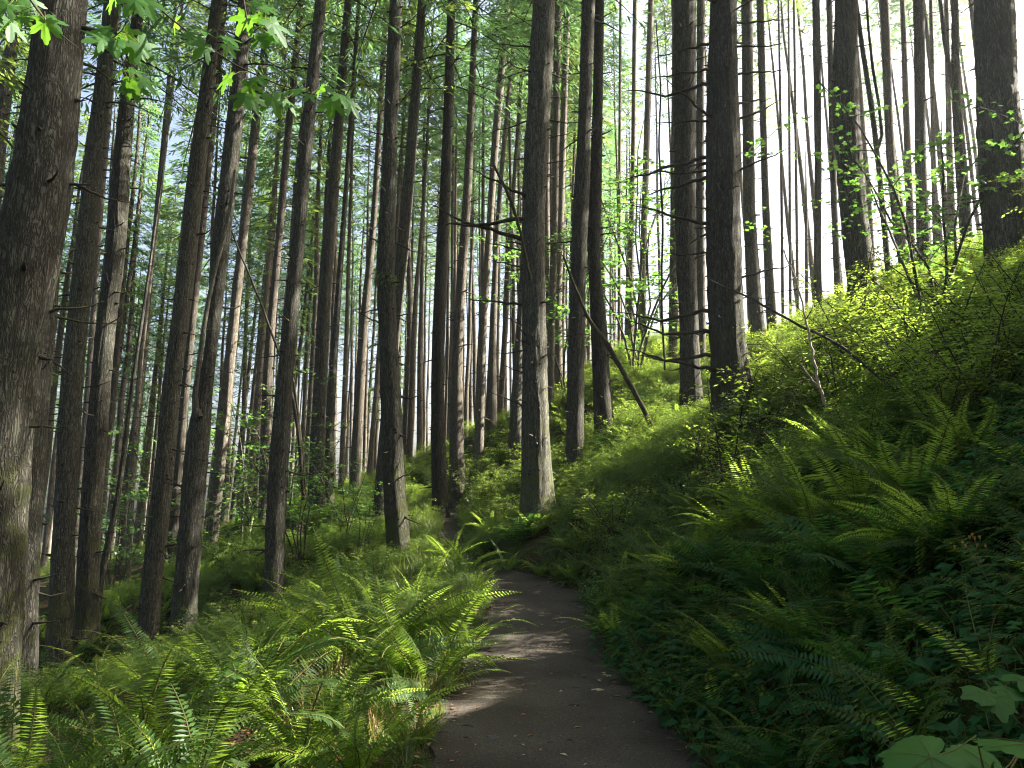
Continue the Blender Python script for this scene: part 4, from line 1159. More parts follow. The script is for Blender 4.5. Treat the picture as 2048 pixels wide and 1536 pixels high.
shrub(1225, 13.0, 1.15, 'sunlit huckleberry with pale bare lower stems beside the paired firs')
shrub(1190, 13.0, .8, 'small sunlit huckleberry against the straight grey fir')
shrub(1450, 11.2, 1.9, 'tall glowing bush whose top reaches across the branchy giant')
shrub(1545, 12.4, 1.2, 'leafy bush climbing beside the foot of the branchy giant')
shrub(1390, 13.4, 1.05, 'light bush in front of the broad grey fir')
shrub(1700, 12.0, 1.5, 'bush sending leafy sprays up the broad leafy fir')
shrub(1740, 13.0, 1.9, 'tall airy bush against the trunk of the broad leafy fir')
shrub(1830, 10.6, 1.6, 'dense bush in front of the reddish crest fir')
shrub(1930, 9.6, 1.5, 'dense dark bush at the foot of the dark curving fir')
shrub(2010, 9.0, 1.6, 'dark bush covering the foot of the huge blue grey fir')
shrub(1880, 8.6, 1.2, 'flat topped dusky bush below the crest')
shrub(1990, 7.2, 1.2, 'dusky bush overhanging the dark upper bank')
shrub(1650, 13.5, 1.4, 'bright bush before the shaggy straight fir')
shrub(1560, 14.5, 1.3, 'bright low bush uphill of the branchy giant')
shrub(1800, 14.0, 1.4, 'bright bush before the pale leaning fir')
shrub(600, 19.0, 1.35, 'vine maple with arching leafy stems between the kinked fir and the stout fir', 'vm')
shrub(560, 21.0, 1.7, 'tall vine maple with layered leaves behind the kinked brown fir', 'vm')
shrub(690, 20.0, 1.0, 'vine maple holding flat leaf sprays before the glade fir', 'vm')
shrub(720, 17.5, .7, 'low vine maple spray beside the mossy bulged fir', 'vm')
shrub(1280, 26.0, 3.0, 'tall yellow green vine maple behind the slender firs uphill', 'vm')
shrub(1300, 30.0, 3.2, 'highest yellow green vine maple, beyond the backlit slim firs', 'vm')
shrub(1130, 28.0, 3.0, 'yellow green vine maple between the thick central fir and the paired firs', 'vm')
shrub(330, 24.0, 2.2, 'shaded vine maple behind the tall even fir', 'vm')
shrub(500, 28.0, 2.4, 'shaded vine maple beyond the glowing slender fir', 'vm')
shrub(240, 20.0, 1.4, 'shaded vine maple behind the mossy flared fir', 'vm')
shrub(1920, 13.0, 2.0, 'thin leafy young maple beside the dark curving fir', 'vm')
shrub(90, 12.0, .9, 'pale green seedling bush behind the bending fir')
shrub(60, 9.0, .7, 'soft pale bush by the foot of the reddish fir')
for i in range(9):  # bushes added beyond the frame edge to keep sun off the path
    y_ = 4.2 + i * .68
    x_ = random.uniform(6.9, 8.0)
    shrub(1024 + x_ / (y_ * math.cos(PITCH)) * F_PX, y_, random.uniform(1.05, 1.3), 'huckleberry added uphill of the orange seed heads to shade the path', 'hu', 'added shade huckleberries uphill of the seed heads')
def rnd_shrubs(n, a, b, d0, d1, s0, s1, label, group):
    for px in strat(n, a, b):
        shrub(px, random.uniform(d0, d1), random.uniform(s0, s1), label, 'hu', group)
rnd_shrubs(26, 420, 780, 12, 24, .5, .95, 'light green bush on the glade below the path', 'bushes on the glade')
rnd_shrubs(14, 40, 420, 13, 26, .5, .9, 'bush among the downhill trunks', 'bushes among the downhill trunks')
rnd_shrubs(52, 790, 1300, 16.5, 32, .6, 1.15, 'bright bush on the slope beyond the path bend', 'bushes beyond the bend')
rnd_shrubs(22, 870, 1100, 19, 28, .9, 1.35, 'upright bright bush on the rise behind the thick central fir', 'bushes on the rise behind the central fir')
rnd_shrubs(24, 1240, 1560, 15, 30, .7, 1.25, 'bright bush on the slope uphill behind the branchy giant', 'bushes behind the branchy giant')
rnd_shrubs(26, 1520, 2060, 15, 26, .7, 1.3, 'bright bush along the crest', 'bushes along the crest')
rnd_shrubs(10, 1860, 2150, 7, 10, .8, 1.2, 'dusky bush crowding the shaded bank below the huge blue grey fir', 'bushes below the huge blue grey fir')
rnd_shrubs(16, 1500, 2060, 8, 13, .6, 1.1, 'dusky bush high on the bank', 'bushes high on the bank')

# ------------------------------------------------------------------ ground cover and far wood
def pts_in(n, fx, fy):
    x, y = fx(n), fy(n)
    k = ~on_path(x, y, -0.05)
    return x[k], y[k]
HERB = [herb_mesh(500 + i, 18) for i in range(4)] + [herb_mesh(510 + i, 12, (.03, .05), .14, .12) for i in range(2)]
def tuft(seed, mat, n=26, L=(.12, .32)):
    rg = np.random.default_rng(seed); m = MB()
    a = rg.uniform(0, 6.28, n)
    d = np.c_[np.cos(a) * .45, np.sin(a) * .45, np.ones(n)] + rg.normal(0, .18, (n, 3))
    m.cards(np.c_[rg.normal(0, .03, (n, 2)), np.full(n, -.02)], d, np.c_[np.cos(a), np.sin(a), np.zeros(n)], rg.uniform(*L, n), np.full(n, .008))
    return m.mesh('tuft', M[mat])
GR = [tuft(530, 'grass'), tuft(531, 'grass'), tuft(532, 'straw', 18)]
LIT = []
for i in range(3):
    rg = np.random.default_rng(540 + i); m = MB(); n = 16
    a = rg.uniform(0, 6.28, n)
    m.cards(np.c_[rg.normal(0, .12, (n, 2)), rg.uniform(.005, .02, n)], np.c_[np.cos(a), np.sin(a), rg.normal(0, .15, n)], np.c_[rg.normal(0, .3, (n, 2)), np.ones(n)], rg.uniform(.03, .09, n), rg.uniform(.012, .035, n))
    LIT.append(m.mesh('litter', M['fern_dead']))
FT = [fern_clump_mesh(440 + i, 8) for i in range(2)]
HB = [herb_mesh(520 + i, 12, (.06, .11), .2, .3, 'herb', .75) for i in range(2)]
cov = hidden_collection('cover', HERB + GR + LIT + FT + [h[1] for h in HU[:2]] + HB)
# indices: herbs 0-5, grass 6-8, litter 9-11, fernlets 12-13, huckleberry 14-15
xs, ys, ix, sc_ = [], [], [], []
def cover(n, a, b, d0, d1, choices, s0, s1):
    d = np.sqrt(R.uniform(d0 ** 2, d1 ** 2, n))
    px = R.uniform(a, b, n)
    x = (px - 1024) / F_PX * d * math.cos(PITCH)
    k = ~on_path(x, d, -0.04)
    xs.append(x[k]); ys.append(d[k]); ix.append(R.choice(choices, k.sum())); sc_.append(R.uniform(s0, s1, k.sum()))
cover(5600, 1020, 2300, 2.6, 12, [0, 1, 2, 3, 0, 1, 2, 4, 16, 17, 13], .6, 1.4)
cover(2600, 1100, 2200, 9, 20, [0, 1, 2, 3, 12, 13, 14], .9, 1.6)
cover(2000, -250, 1020, 2.6, 12, [4, 5, 9, 10, 11, 0, 9], .6, 1.1)
cover(3200, -100, 1000, 9, 22, [0, 2, 4, 5, 12, 13, 14, 15], .6, 1.1)
cover(4200, 350, 1500, 15, 36, [0, 3, 12, 13, 14, 15, 14], .7, 1.2)
cover(2600, 1200, 2200, 14, 32, [0, 3, 12, 13, 14, 15, 14], .8, 1.4)
cover(3000, -200, 1700, 30, 75, [12, 13, 14, 15], .9, 1.7)
cover(160, 620, 960, 6, 14, [6, 7, 8, 8], .8, 1.5)
cover(500, 780, 960, 13, 24, [6, 7], 1, 1.8)
# a fringe along both path edges
for side in (-1, 1):
    n = 900
    y = R.uniform(3, 20, n)
    c, _z, w = pl(y)
    x = c + side * (w * 0.92 + np.abs(R.normal(0, 0.12, n)))
    xs.append(x); ys.append(y); ix.append(R.choice([4, 5, 9, 10, 11, 6, 4] if side < 0 else [4, 5, 4, 5, 10, 6, 0], n)); sc_.append(R.uniform(.35, .8, n))
X, Y, IX, S = map(np.concatenate, (xs, ys, ix, sc_))
S = np.where((IX >= 12) & (IX < 16), S * np.where(IX >= 14, .45, .55), S)
Z = H(X, Y)
scatter('ground_cover', np.c_[X, Y, Z], slope_rot(X, Y), S, IX, cov)

# wood that closes the view far downhill
def whole_tree(i):
    rg = np.random.default_rng(600 + i)
    m = MB()
    m.tube([(0, 0, -1), (0, 0, 12), (0, 0, 27)], [.22, .16, .03], 6, 1)
    for src, z0, sc in ((CR[i], 8.0, 1.0),):
        V = np.empty(len(src.vertices) * 3); src.vertices.foreach_get('co', V); V = V.reshape(-1, 3)
        k = m.n; m.v.append(V + np.array((0, 0, z0))); m.n += len(V)
        for p in src.polygons:
            m.f.append([j + k for j in p.vertices]); m.m.append(p.material_index)
    return m.mesh('wood', [M['needles'], M['bark_far']])
WD = [whole_tree(i) for i in range(3)]
n = 90
d = R.uniform(80, 130, n); px = R.uniform(-500, 380, n)
x = (px - 1024) / F_PX * d
scatter('far_wood', np.c_[x, d, H(x, d)], np.c_[np.zeros((n, 2)), R.uniform(0, 6.28, n)], R.uniform(.7, 1.1, n), R.integers(0, 3, n), hidden_collection('wood', WD))

# ------------------------------------------------------------------ leaning dead stems and sticks
def stick(name, label, rows, mat, cat, group=None, sides=9, seed=0, twigs=0):
    """rows: (row, column, width, distance)"""
    rg = np.random.default_rng(seed)
    P = np.array([unproj(c, y, d) for y, c, w, d in rows])
    r = [px_width(w, p) * .32 for (y, c, w, d), p in zip(rows, P)]
    t = np.linspace(0, 1, len(P)); tf = np.linspace(0, 1, 26)
    Pf = np.stack([np.interp(tf, t, P[:, k]) for k in range(3)], 1)
    Pf[1:-1] = (Pf[:-2] + Pf[1:-1] * 2 + Pf[2:]) / 4 + rg.normal(0, .006, (24, 3))
    rf = np.interp(tf, t, r) * rg.uniform(.92, 1.08, 26)
    root = empty(name, P[0]); tag(root, label, cat, group)
    m = MB(); m.tube(Pf - P[0], rf, sides)
    obj('stem', m.mesh('stem', M[mat], True), root)
    for _ in range(twigs):
        k = rg.integers(5, 25)
        o = obj('dead_branch', DB[rg.integers(0, 9)], root, Pf[k] - P[0], (0, rg.uniform(-.6, .2), rg.uniform(0, 6.28)), rg.uniform(.2, .55))
    return root
stick('leaning_sapling', 'long bare sapling leaning across the paired firs', [(890, 1322, 16, 17.2), (800, 1278, 15, 17.2), (700, 1222, 17, 17.3), (640, 1178, 13, 17.3), (580, 1152, 9, 17.4), (510, 1126, 7, 17.4)], 'twig_moss', 'dead sapling', seed=1, twigs=5)
stick('leaning_sapling', 'mossy bare stem leaning before the thick central fir, broken at its top', [(560, 1062, 10, 15.6), (460, 1040, 9, 15.5), (400, 1022, 11, 15.4), (330, 988, 8, 15.4)], 'twig_moss', 'dead sapling', seed=2, twigs=3)
stick('leaning_sapling', 'dark dead sapling leaning down the bank from the branchy giant', [(860, 1890, 9, 8.6), (780, 1790, 11, 9.2), (690, 1680, 9, 9.8), (630, 1560, 8, 10.6), (590, 1490, 6, 11.2), (560, 1420, 4, 11.6)], 'twig', 'dead sapling', seed=3, twigs=7)
stick('broken_stick', 'pale broken stick standing out of the bank ferns', [(810, 1650, 9, 9.6), (750, 1632, 9, 9.6), (690, 1622, 8, 9.7), (640, 1612, 7, 9.8), (560, 1592, 5, 10), (500, 1568, 4, 10.2)], 'pale_wood', 'stick', seed=4, twigs=5)
stick('broken_stick', 'short split stub branching off beside the pale broken stick', [(775, 1636, 9, 9.55), (745, 1612, 8, 9.5), (727, 1600, 6, 9.45)], 'pale_wood', 'stick', seed=5)
stick('leaning_sapling', 'thin dark stem slanting up the bright slope beneath the crest firs', [(700, 1858, 6, 10.5), (620, 1850, 8, 11), (560, 1820, 8, 12), (480, 1786, 7, 13), (400, 1750, 5, 14), (330, 1725, 3, 14.5)], 'twig', 'dead sapling', seed=6, twigs=4)
stick('leaning_sapling', 'curving dark stem bending along the white sky beside the branchy giant', [(740, 1330, 7, 20), (600, 1323, 6, 20), (430, 1326, 7, 20), (300, 1318, 6, 20), (180, 1322, 5, 20), (40, 1312, 4, 20)], 'twig', 'sapling', seed=7, twigs=4)
stick('leaning_maple', 'mossy vine maple stem arching over from beside the kinked brown fir', [(1000, 608, 13, 19), (900, 600, 12, 19), (800, 588, 9, 19), (700, 556, 8, 19), (600, 520, 7, 19), (520, 485, 6, 19), (440, 455, 4, 19)], 'knot', 'maple stem', seed=8, twigs=5)
stick('leaning_maple', 'straight mossy maple stem leaning against the stout fir', [(1000, 612, 10, 19.5), (900, 604, 9, 19.5), (780, 590, 8, 19.5), (720, 578, 6, 19.5)], 'twig_moss', 'maple stem', seed=9, twigs=3)
stick('fallen_branch', 'pale fallen branch lying in ferns by the mossy flared fir', [(1210, 264, 5, 17), (1225, 240, 6, 17), (1235, 225, 5, 17)], 'pale_wood', 'branch', seed=10)
stick('grass_stalk', 'thin straw stalk bending over the bank herbs nearest the path', [(1325, 1292, 2.4, 6.2), (1270, 1268, 2.2, 6.2), (1240, 1244, 1.6, 6.2)], 'rachis', 'stalk', seed=11, sides=5)
stick('grass_stalk', 'long dry stalk arching through the mid bank herbs', [(1300, 1392, 2.4, 6.2), (1240, 1372, 2.2, 6.3), (1200, 1335, 1.6, 6.3)], 'rachis', 'stalk', seed=12, sides=5)
stick('grass_stalk', 'thin upright stalk on the bank beside the lacy ferns', [(1180, 1300, 2.0, 8.5), (1110, 1292, 1.8, 8.5), (1050, 1275, 1.4, 8.5)], 'rachis', 'stalk', seed=13, sides=5)

# rotten stump and log
def lump(seed, r, squash, rough_, mat, n=16):
    rg = np.random.default_rng(seed)
    th = np.linspace(0, 2 * math.pi, n, endpoint=False); ph = np.linspace(-math.pi / 2, math.pi / 2, n // 2 + 1)
    d = np.stack([np.cos(ph)[:, None] * np.cos(th), np.cos(ph)[:, None] * np.sin(th), np.repeat(np.sin(ph)[:, None], n, 1)], -1)
    k = rg.normal(0, 1.8, (8, 3)); p = rg.uniform(0, 6.28, 8)
    q = np.sin(d @ k.T + p).sum(-1) / 8
    f = np.abs(np.sin(d @ (k.T * 1.7) + p * 2)).sum(-1) / 8
    V = d * (r * (1 + rough_ * (q * 1.4 + f - .5)))[..., None] * np.array(squash)
    m = MB(); i = np.arange(len(ph) - 1)[:, None] * n; j = np.arange(n)[None, :]
    m.add(V.reshape(-1, 3), np.stack([i + j, i + (j + 1) % n, i + n + (j + 1) % n, i + n + j], -1).reshape(-1, 4))
    return m.mesh('lump', M[mat], False)
def stump(px, d, r, ht, label, mat='rot', seed=0):
    rg = np.random.default_rng(seed)
    x = x_at(px, d); z = h1(x, d)
    n = 22; th = np.arange(n) * 2 * math.pi / n
    m = MB(); rows = []
    jag = rg.uniform(.65, 1.1, n)
    for f in (-.2, 0, .15, .4, .7, 1.0):
        rr = r * (1 + .5 * max(0, .3 - f)) * (1 + .1 * np.sin(4 * th + seed) + rg.normal(0, .03, n))
        rows.append(np.c_[rr * np.cos(th), rr * np.sin(th), np.full(n, ht) * (f if f < .7 else f * jag)])
    rows.append(np.c_[.6 * r * np.cos(th), .6 * r * np.sin(th), ht * .6 * jag])
    V = np.concatenate(rows + [np.array([[0, 0, ht * .35]])])
    i = np.arange(len(rows) - 1)[:, None] * n; j = np.arange(n)[None, :]
    m.add(V, np.stack([i + j, i + (j + 1) % n, i + n + (j + 1) % n, i + n + j], -1).reshape(-1, 4))
    k = (len(rows) - 1) * n; c = len(V) - 1
    m.f += [[k + q, k + (q + 1) % n, c] for q in range(n)]; m.m += [0] * n
    o = obj('tree_stump', m.mesh('stump', M[mat]), None, (x, d, z)); tag(o, label, 'stump')
stump(262, 15.5, .22, .6, 'jagged red brown rotten stump beside the tall even fir', 'rot', 3)
stump(590, 21, .3, .7, 'black weathered stump between the kinked fir and the stout fir', 'knot', 5)
x, d = x_at(458, 4.7), 4.7
o = obj('rotten_log', lump(77, 1.0, (.42, .085, .075), .8, 'pale_wood', 30), None, (x, d, h1(x, d) + .05), (.2, -.2, .35)); tag(o, 'short weathered tan log lying under the ferns in the sun', 'log')

# ------------------------------------------------------------------ stones and fallen leaves on the path
ST = [lump(30 + i, 1.0, (1, .8, .45), .5, 'stone', 14) for i in range(4)]
def px_ground(px, py):
    lo, hi = 1.0, 40.0
    ds = np.linspace(2.5, 30, 600)
    P = np.array([unproj(px, py, q) for q in ds])
    g_ = H(P[:, 0], P[:, 1])
    k = np.argmax(P[:, 2] < g_)
    return P[k][0], P[k][1], g_[k]
for px, py, w, label in ((985, 1482, 40, 'wide grey blue stone half buried low on the path'), (1060, 1530, 34, 'grey stone at the near end of the path'), (1055, 1352, 22, 'dark angular stone set in the path middle'),
                         (1105, 1350, 16, 'little flat stone beside the dark angular one'), (1192, 1515, 14, 'small blue grey stone below the pale star leaf'), (1168, 1410, 22, 'flat stone next to the pale star leaves'),
                         (1115, 1236, 22, 'flat grey stone across the upper path'), (1130, 1248, 18, 'dark stone just under the flat grey one'), (1028, 1402, 24, 'brown flat stone at the shaded path side'),
                         (1070, 1180, 12, 'tiny pale stone far up the path'), (1162, 1218, 20, 'flat stone by the bank side of the upper path'), (1150, 1485, 12, 'small round stone low on the bank side of the path'),
                         (955, 1208, 12, 'small stone on the fern side of the upper path')):
    x, y, z = px_ground(px, py)
    dd = y / math.cos(PITCH)
    s = w / F_PX * dd * .5
    o = obj('stone', random.choice(ST), None, (x, y, z + s * .02), (random.gauss(0, .15), random.gauss(0, .15), random.uniform(0, 6.28)), s)
    tag(o, label, 'stone', 'stones on the path')
# tiny grit and needles on the trail
PB = [lump(60 + i, .012, (1, .8, .6), .4, 'stone', 8) for i in range(3)]
tw = []
for i in range(3):
    rg = np.random.default_rng(70 + i); m = MB()
    m.tube([(0, 0, .004), (.03, .004 * i, .008), (.07, rg.normal(0, .01), .004)], [.0025, .0025, .0015], 4); tw.append(m.mesh('twig_bit', M['twig']))
chips = []
for i in range(3):
    rg = np.random.default_rng(75 + i); m = MB()
    m.cards(np.zeros((1, 3)) + np.array((0, 0, .006)), np.array([[1, 0, .15]]), np.array([[0, .2, 1.0]]), np.array([.045]), np.array([.02]), 0, .15); chips.append(m.mesh('leaf_chip', M['pale_leaf' if i == 0 else 'fern_dead']))
n = 2400
y = R.uniform(3.3, 15, n); c, _z, w = pl(y)
e = R.uniform(-1, 1, n); e = np.sign(e) * np.abs(e) ** .7
x = c + e * w * .98
scatter('path_gravel', np.c_[x, y, H(x, y) + .016], np.c_[np.zeros((n, 2)), R.uniform(0, 6.28, n)], R.uniform(.3, 1.0, n) ** 3 * 1.5 + .2, R.choice([0, 1, 2, 0, 1, 3, 4, 5, 6, 7, 8], n), hidden_collection('grit', PB + tw + chips))

def lobed_leaf(lobes, size, cup=.12, body=.44, teeth=True, petiole=.5, stalk=True, mats=('maple', 'rachis'), name='leaf', inner=True, ribs=False):
    """leaf in the XY plane, tip along +X, stalk along -X. lobes: (angle, length, half width)"""
    n = 120
    th = np.linspace(-math.pi, math.pi, n, endpoint=False)
    r = np.full(n, .0)
    for a, L, hw in lobes:
        for s in ((1, -1) if a else (1,)):
            dd = np.abs((th - s * a + math.pi) % (2 * math.pi) - math.pi)
            r = np.maximum(r, L * np.clip(1 - (dd / hw) ** 1.35, 0, 1) ** .75)
    back = np.abs(np.abs(th) - math.pi)
    r = np.maximum(r, body * np.clip(back / .7, .25, 1))
    if teeth:
        r = r * (1 + .07 * np.abs(np.sin(th * 16)) - .03)
    m = MB()
    rings = [np.zeros((1, 2))] + [np.c_[np.cos(th), np.sin(th)] * (r * f)[:, None] for f in ((.35, .7, 1.0) if inner else (1.0,))]
    V = []
    for q in rings:
        rr = np.hypot(q[:, 0], q[:, 1]); an = np.arctan2(q[:, 1], q[:, 0])
        rib = np.abs(np.sin(an * 2.5)) * .05 * rr
        V.append(np.c_[q, -cup * rr ** 1.6 + rib])
    V = np.concatenate(V) * size
    f = [[0, 1 + i, 1 + (i + 1) % n] for i in range(n)]
    for k in range(len(rings) - 2):
        a = 1 + k * n
        f += [[a + i, a + n + i, a + n + (i + 1) % n, a + (i + 1) % n] for i in range(n)]
    m.add(V, f)
    if ribs:
        for a, L, hw in lobes:
            for sg in ((1, -1) if a else (1,)):
                q = np.linspace(0, L * .92, 6)
                zz = -cup * q ** 1.6 + np.abs(np.sin(a * 2.5)) * .05 * q + .012
                m.tube(np.c_[q * math.cos(a), sg * q * math.sin(a), zz] * size, np.linspace(.0009, .0003, 6), 4, 1)
    if stalk:
        m.tube([(0, 0, 0), (-petiole * .5 * size, 0, -.05 * size), (-petiole * size, 0, .05 * size)], [.0016, .0013, .0013], 5, 1)
    return m.mesh(name, [M[mats[0]], M[mats[1]]], True)
BIG = [(0, 1.0, .52), (.95, .92, .46), (1.95, .62, .42)]
BIG2 = [(0, 1.0, .42), (.22, .78, .28), (.85, .9, .38), (1.08, .74, .26), (1.9, .58, .34)]
ML = [lobed_leaf(BIG, .085, .18, .42), lobed_leaf(BIG2, .085, .28, .38), lobed_leaf(BIG2, .08, .1, .42), lobed_leaf([(0, 1., .5), (.9, .8, .45), (1.8, .5, .4)], .06, .3, .5)]

for px, py, w, label, rz in ((1213, 1357, 26, 'pale star shaped leaf fallen at the bank side of the path', .4), (1200, 1387, 30, 'larger tan star leaf fallen just below the pale one', 2.2),
                             (1000, 1170, 14, 'pale fleck of fallen leaf high on the path', 1.0), (1102, 1161, 12, 'small fallen leaf at the path bend', 2.0), (1020, 1258, 13, 'pale curled leaf lying mid path', 3.0)):
    x, y, z = px_ground(px, py)
    me = random.choice(ML[:2]).copy(); me.materials.clear(); me.materials.append(M['pale_leaf']); me.materials.append(M['pale_leaf'])
    s = w / F_PX * (y / math.cos(PITCH)) / .15
    o = obj('fallen_leaf', me, None, (x, y, z + .03), (random.gauss(0, .08), random.gauss(0, .08), rz), s * 1.2)
    tag(o, label, 'leaf', 'fallen leaves on the path')

# ------------------------------------------------------------------ maple boughs hanging into view
def maple_bough(label, rows, leaves, d):
    P = np.array([unproj(c, y, dd) for y, c, dd in rows])
    root = empty('maple_bough', P[0]); tag(root, label, 'branch', 'maple boughs overhead')
    m = MB(); t = np.linspace(0, 1, len(P)); tf = np.linspace(0, 1, 20)
    Pf = np.stack([np.interp(tf, t, P[:, k]) for k in range(3)], 1)
    m.tube(Pf - P[0], np.linspace(.0055, .0018, 20), 6)
    obj('twig', m.mesh('twig', M['twig'], True), root)
    for (px, py, sz, droop, ang) in leaves:
        q = unproj(px, py, d + random.uniform(-.12, .12))
        i = np.argmin(((Pf - q) ** 2).sum(1))
        a = Pf[i]
        st = MB(); mid = (a + q) / 2 + np.array((0, 0, .015))
        st.tube(np.array([a, mid, q]) - P[0], [.0016, .0012, .001], 4)
        lf = obj('leaf', random.choice(ML[:3]), root, q - P[0])
        s = sz / 78.0
        # stalk end up, tip hanging down and a bit toward `ang` across the view
        v = Vector((math.sin(ang) * .9, random.gauss(-.15, .35), -droop)).normalized()
        lf.rotation_mode = 'QUATERNION'
        lf.rotation_quaternion = orient(v, (random.gauss(.1, .45), random.gauss(-.75, .25), random.uniform(.15, .9)))
        lf.scale = (s, s, s)
        obj('leaf_stalk', st.mesh('leaf_stalk', M['rachis']), root)
D0 = 3.0
maple_bough('long maple bough sweeping down past the tall even fir with big lobed leaves', [(-60, 240, 3.1), (0, 300, 3.05), (40, 345, 3.0), (90, 410, 3.0), (130, 470, 3.0), (165, 545, 3.0), (185, 610, 3.0), (195, 660, 3.0)],
            [(405, 62, 70, .5, .5), (375, 68, 56, .2, .8), (455, 75, 70, .6, .9), (410, 90, 80, .9, -.4), (455, 92, 60, .6, .5), (455, 155, 85, .9, -.3), (500, 168, 70, .8, .2), (515, 155, 85, .7, .8), (490, 190, 85, .9, -.5), (505, 195, 80, .9, .4),
             (545, 195, 90, .9, .4), (570, 200, 70, .6, .9), (600, 180, 80, .3, -.9), (620, 190, 60, .8, -.4), (650, 178, 80, .4, .9), (665, 205, 95, 1., -.1), (680, 190, 80, .8, .7), (640, 178, 60, .2, .2), (700, 205, 70, .8, .8), (350, 45, 60, .5, .3)], D0)
maple_bough('leafy maple twig dropping in beside the forked fir top, sunlit yellow green', [(-80, 470, 2.9), (-20, 484, 2.9), (30, 492, 2.9), (70, 500, 2.9), (45, 530, 2.9)],
            [(505, 5, 85, .3, .7), (530, 15, 60, .3, .9), (490, 35, 80, .6, -.5), (500, 40, 85, .9, .1), (520, 32, 60, .4, .8), (535, 45, 60, .9, .6), (545, 48, 95, .8, .9), (520, 75, 75, 1., -.6), (535, 72, 85, 1., .05), (548, 70, 70, .9, .6), (575, 62, 60, .6, 1.1)], 2.9)
maple_bough('short maple twig whose broad leaves hang before the grey fir', [(-90, 290, 3.0), (0, 275, 3.0), (60, 245, 3.0), (85, 215, 3.0)],
            [(215, 62, 85, .2, -.9), (205, 78, 85, .6, -.7), (215, 84, 85, .9, -.4), (230, 84, 80, .9, .4), (250, 65, 80, .6, .9), (258, 88, 95, .8, .5), (280, 88, 95, .8, .9), (265, 95, 70, 1., -.2), (245, 140, 70, .3, -.7), (262, 140, 70, .3, .8),
             (260, 165, 85, 1., -.2), (250, 160, 60, .5, -.7), (285, 160, 80, .6, .9), (270, 170, 80, 1., .2), (270, 0, 95, .9, -.3), (290, 0, 100, .9, .5), (225, 0, 70, .8, -.2)], 3.0)
maple_bough('dark maple twig crossing in front of the massive bending fir', [(-30, 40, 2.7), (20, 75, 2.7), (50, 100, 2.7), (80, 135, 2.7), (95, 155, 2.7)],
            [(15, 10, 70, .6, -.3), (35, 5, 70, .6, .5), (15, 45, 85, .8, -.5), (20, 45, 90, .9, .3), (45, 35, 60, .6, .7), (65, 32, 60, .5, .6), (95, 38, 85, .6, .8), (90, 45, 75, .9, -.1), (60, 0, 70, .5, .4)], 2.7)

# ------------------------------------------------------------------ big soft leaves at the near corner, seed-head plant
TB = [lobed_leaf([(0, 1.0, .75), (.95, .86, .62), (1.95, .74, .66)], .115, .30, .74, True, .9, True, ('thimble', 'rachis'), 'thimbleberry_leaf', ribs=True)]
def plant(name, label, base_px, d, cat, leaves, mats='rachis'):
    x = x_at(base_px, d); z = h1(x, d)
    B = np.array((x, d, z))
    root = empty(name, B); tag(root, label, cat)
    tips = [unproj(px, py, dd) for (px, py, dd, sz, v, roll) in leaves]
    m = MB(); topm = np.mean(tips, 0) * np.array((1, 1, 1)) - np.array((0, 0, .06))
    m.tube(np.array([B, (B + topm) / 2 + np.array((.02, 0, .02)), topm]) - B, [.004, .0035, .003], 6)
    obj('stem', m.mesh('stem', M[mats], True), root)
    for q, (px, py, dd, sz, v, roll) in zip(tips, leaves):
        o = obj('leaf', TB[0], root, q - B)
        o.rotation_mode = 'QUATERNION'
        o.rotation_quaternion = orient(v, roll)
        o.scale = (sz, sz, sz)
        s2 = MB(); vv = np.array(Vector(v).normalized()); a = q - vv * .9 * .115 * sz
        s2.tube(np.array([a, (a + topm) / 2, topm]) - B, [.0013, .0018, .002], 5)
        obj('leaf_stalk', s2.mesh('leaf_stalk', M[mats]), root)
    return root
plant('thimbleberry_plant', 'big soft lobed leaves of a thimbleberry in the near corner', 2030, 1.75, 'plant',
      [(1862, 1515, 1.45, .95, (-.92, -.1, -.3), (-.2, -.35, 1.0)), (2000, 1550, 1.55, 1.15, (-.7, -.5, -.25), (.15, -.45, 1.0)), (2085, 1495, 1.42, 1.2, (-.3, -.7, .1), (.15, -.2, 1.0)), (1950, 1600, 1.35, 1.0, (-.6, -.5, -.3), (0, -.5, 1.0))])
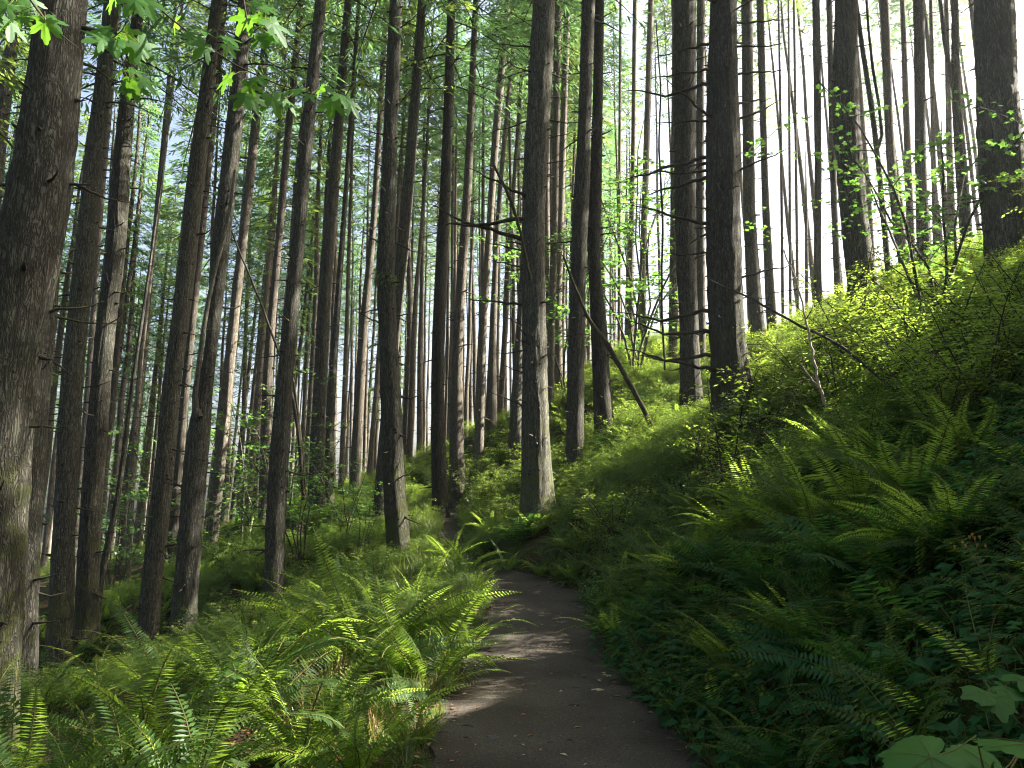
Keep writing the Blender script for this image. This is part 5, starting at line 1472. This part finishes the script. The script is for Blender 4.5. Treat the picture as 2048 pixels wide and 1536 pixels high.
plant('thimbleberry_plant', 'dim smaller thimbleberry further up the dark bank', 2010, 3.1, 'plant',
      [(1960, 1385, 2.9, .65, (-.9, -.2, .0), (0, -.5, 1)), (2010, 1375, 3.0, .75, (.5, -.5, -.2), (.1, -.5, 1)), (1990, 1395, 2.9, .8, (-.1, -.7, -.5), (0, -.7, .7)), (2040, 1360, 3.0, .7, (.6, .2, .1), (0, -.4, 1))])
x, d = x_at(1960, 4.4), 4.4
B = np.array((x, d, h1(x, d) - .03)); root = empty('seed_head_plant', B)
tag(root, 'tall thin stalk topped with small orange seed heads on the dark bank', 'plant')
rows = [(1330, 1985), (1260, 1972), (1200, 1965), (1150, 1955), (1100, 1940)]
P = np.array([B] + [unproj(c, y, d) for y, c in rows]) - B
m = MB(); m.tube(P, np.linspace(.004, .002, len(P)), 5); obj('stem', m.mesh('stem', M['rachis'], True), root)
for px, py in ((1940, 1080), (1926, 1090), (1950, 1082), (1960, 1080), (1932, 1098), (1945, 1075), (1910, 1100), (1972, 1098), (1955, 1096)):
    q = unproj(px, py, d) - B
    m = MB(); m.tube([P[-1], (P[-1] + q) / 2 + np.array((0, 0, -.01)), q], [.0015, .0012, .001], 4); obj('flower_stalk', m.mesh('flower_stalk', M['rachis']), root)
    m = MB(); n = 12; a = np.arange(n) * 2.4
    m.cards(np.repeat(q[None], n, 0), np.c_[np.cos(a) * .35, np.sin(a) * .35, np.ones(n)], np.c_[np.cos(a), np.sin(a), np.zeros(n)], np.full(n, .03), np.full(n, .008))
    obj('seed_head', m.mesh('seed_head', M['flower']), root)

# ------------------------------------------------------------------ air
hz, nt, out = new_mat('forest_haze')
vp = N(nt, 'ShaderNodeVolumePrincipled')
vp.inputs['Color'].default_value = (0.93, 0.96, 1.0, 1)
vp.inputs['Density'].default_value = HAZE
vp.inputs['Anisotropy'].default_value = 0.72
nt.links.new(vp.outputs[0], out.inputs['Volume'])
zmin = float(GZ.min()) - 1.0
m = MB()
a, b, c, d = -235, 235, -135, 275
m.add([(a, c, zmin), (b, c, zmin), (b, d, zmin), (a, d, zmin), (a, c, 48), (b, c, 48), (b, d, 48), (a, d, 48)], [[0, 3, 2, 1], [4, 5, 6, 7], [0, 1, 5, 4], [1, 2, 6, 5], [2, 3, 7, 6], [3, 0, 4, 7]])
tag(obj('haze', m.mesh('haze', hz)), kind='stuff')
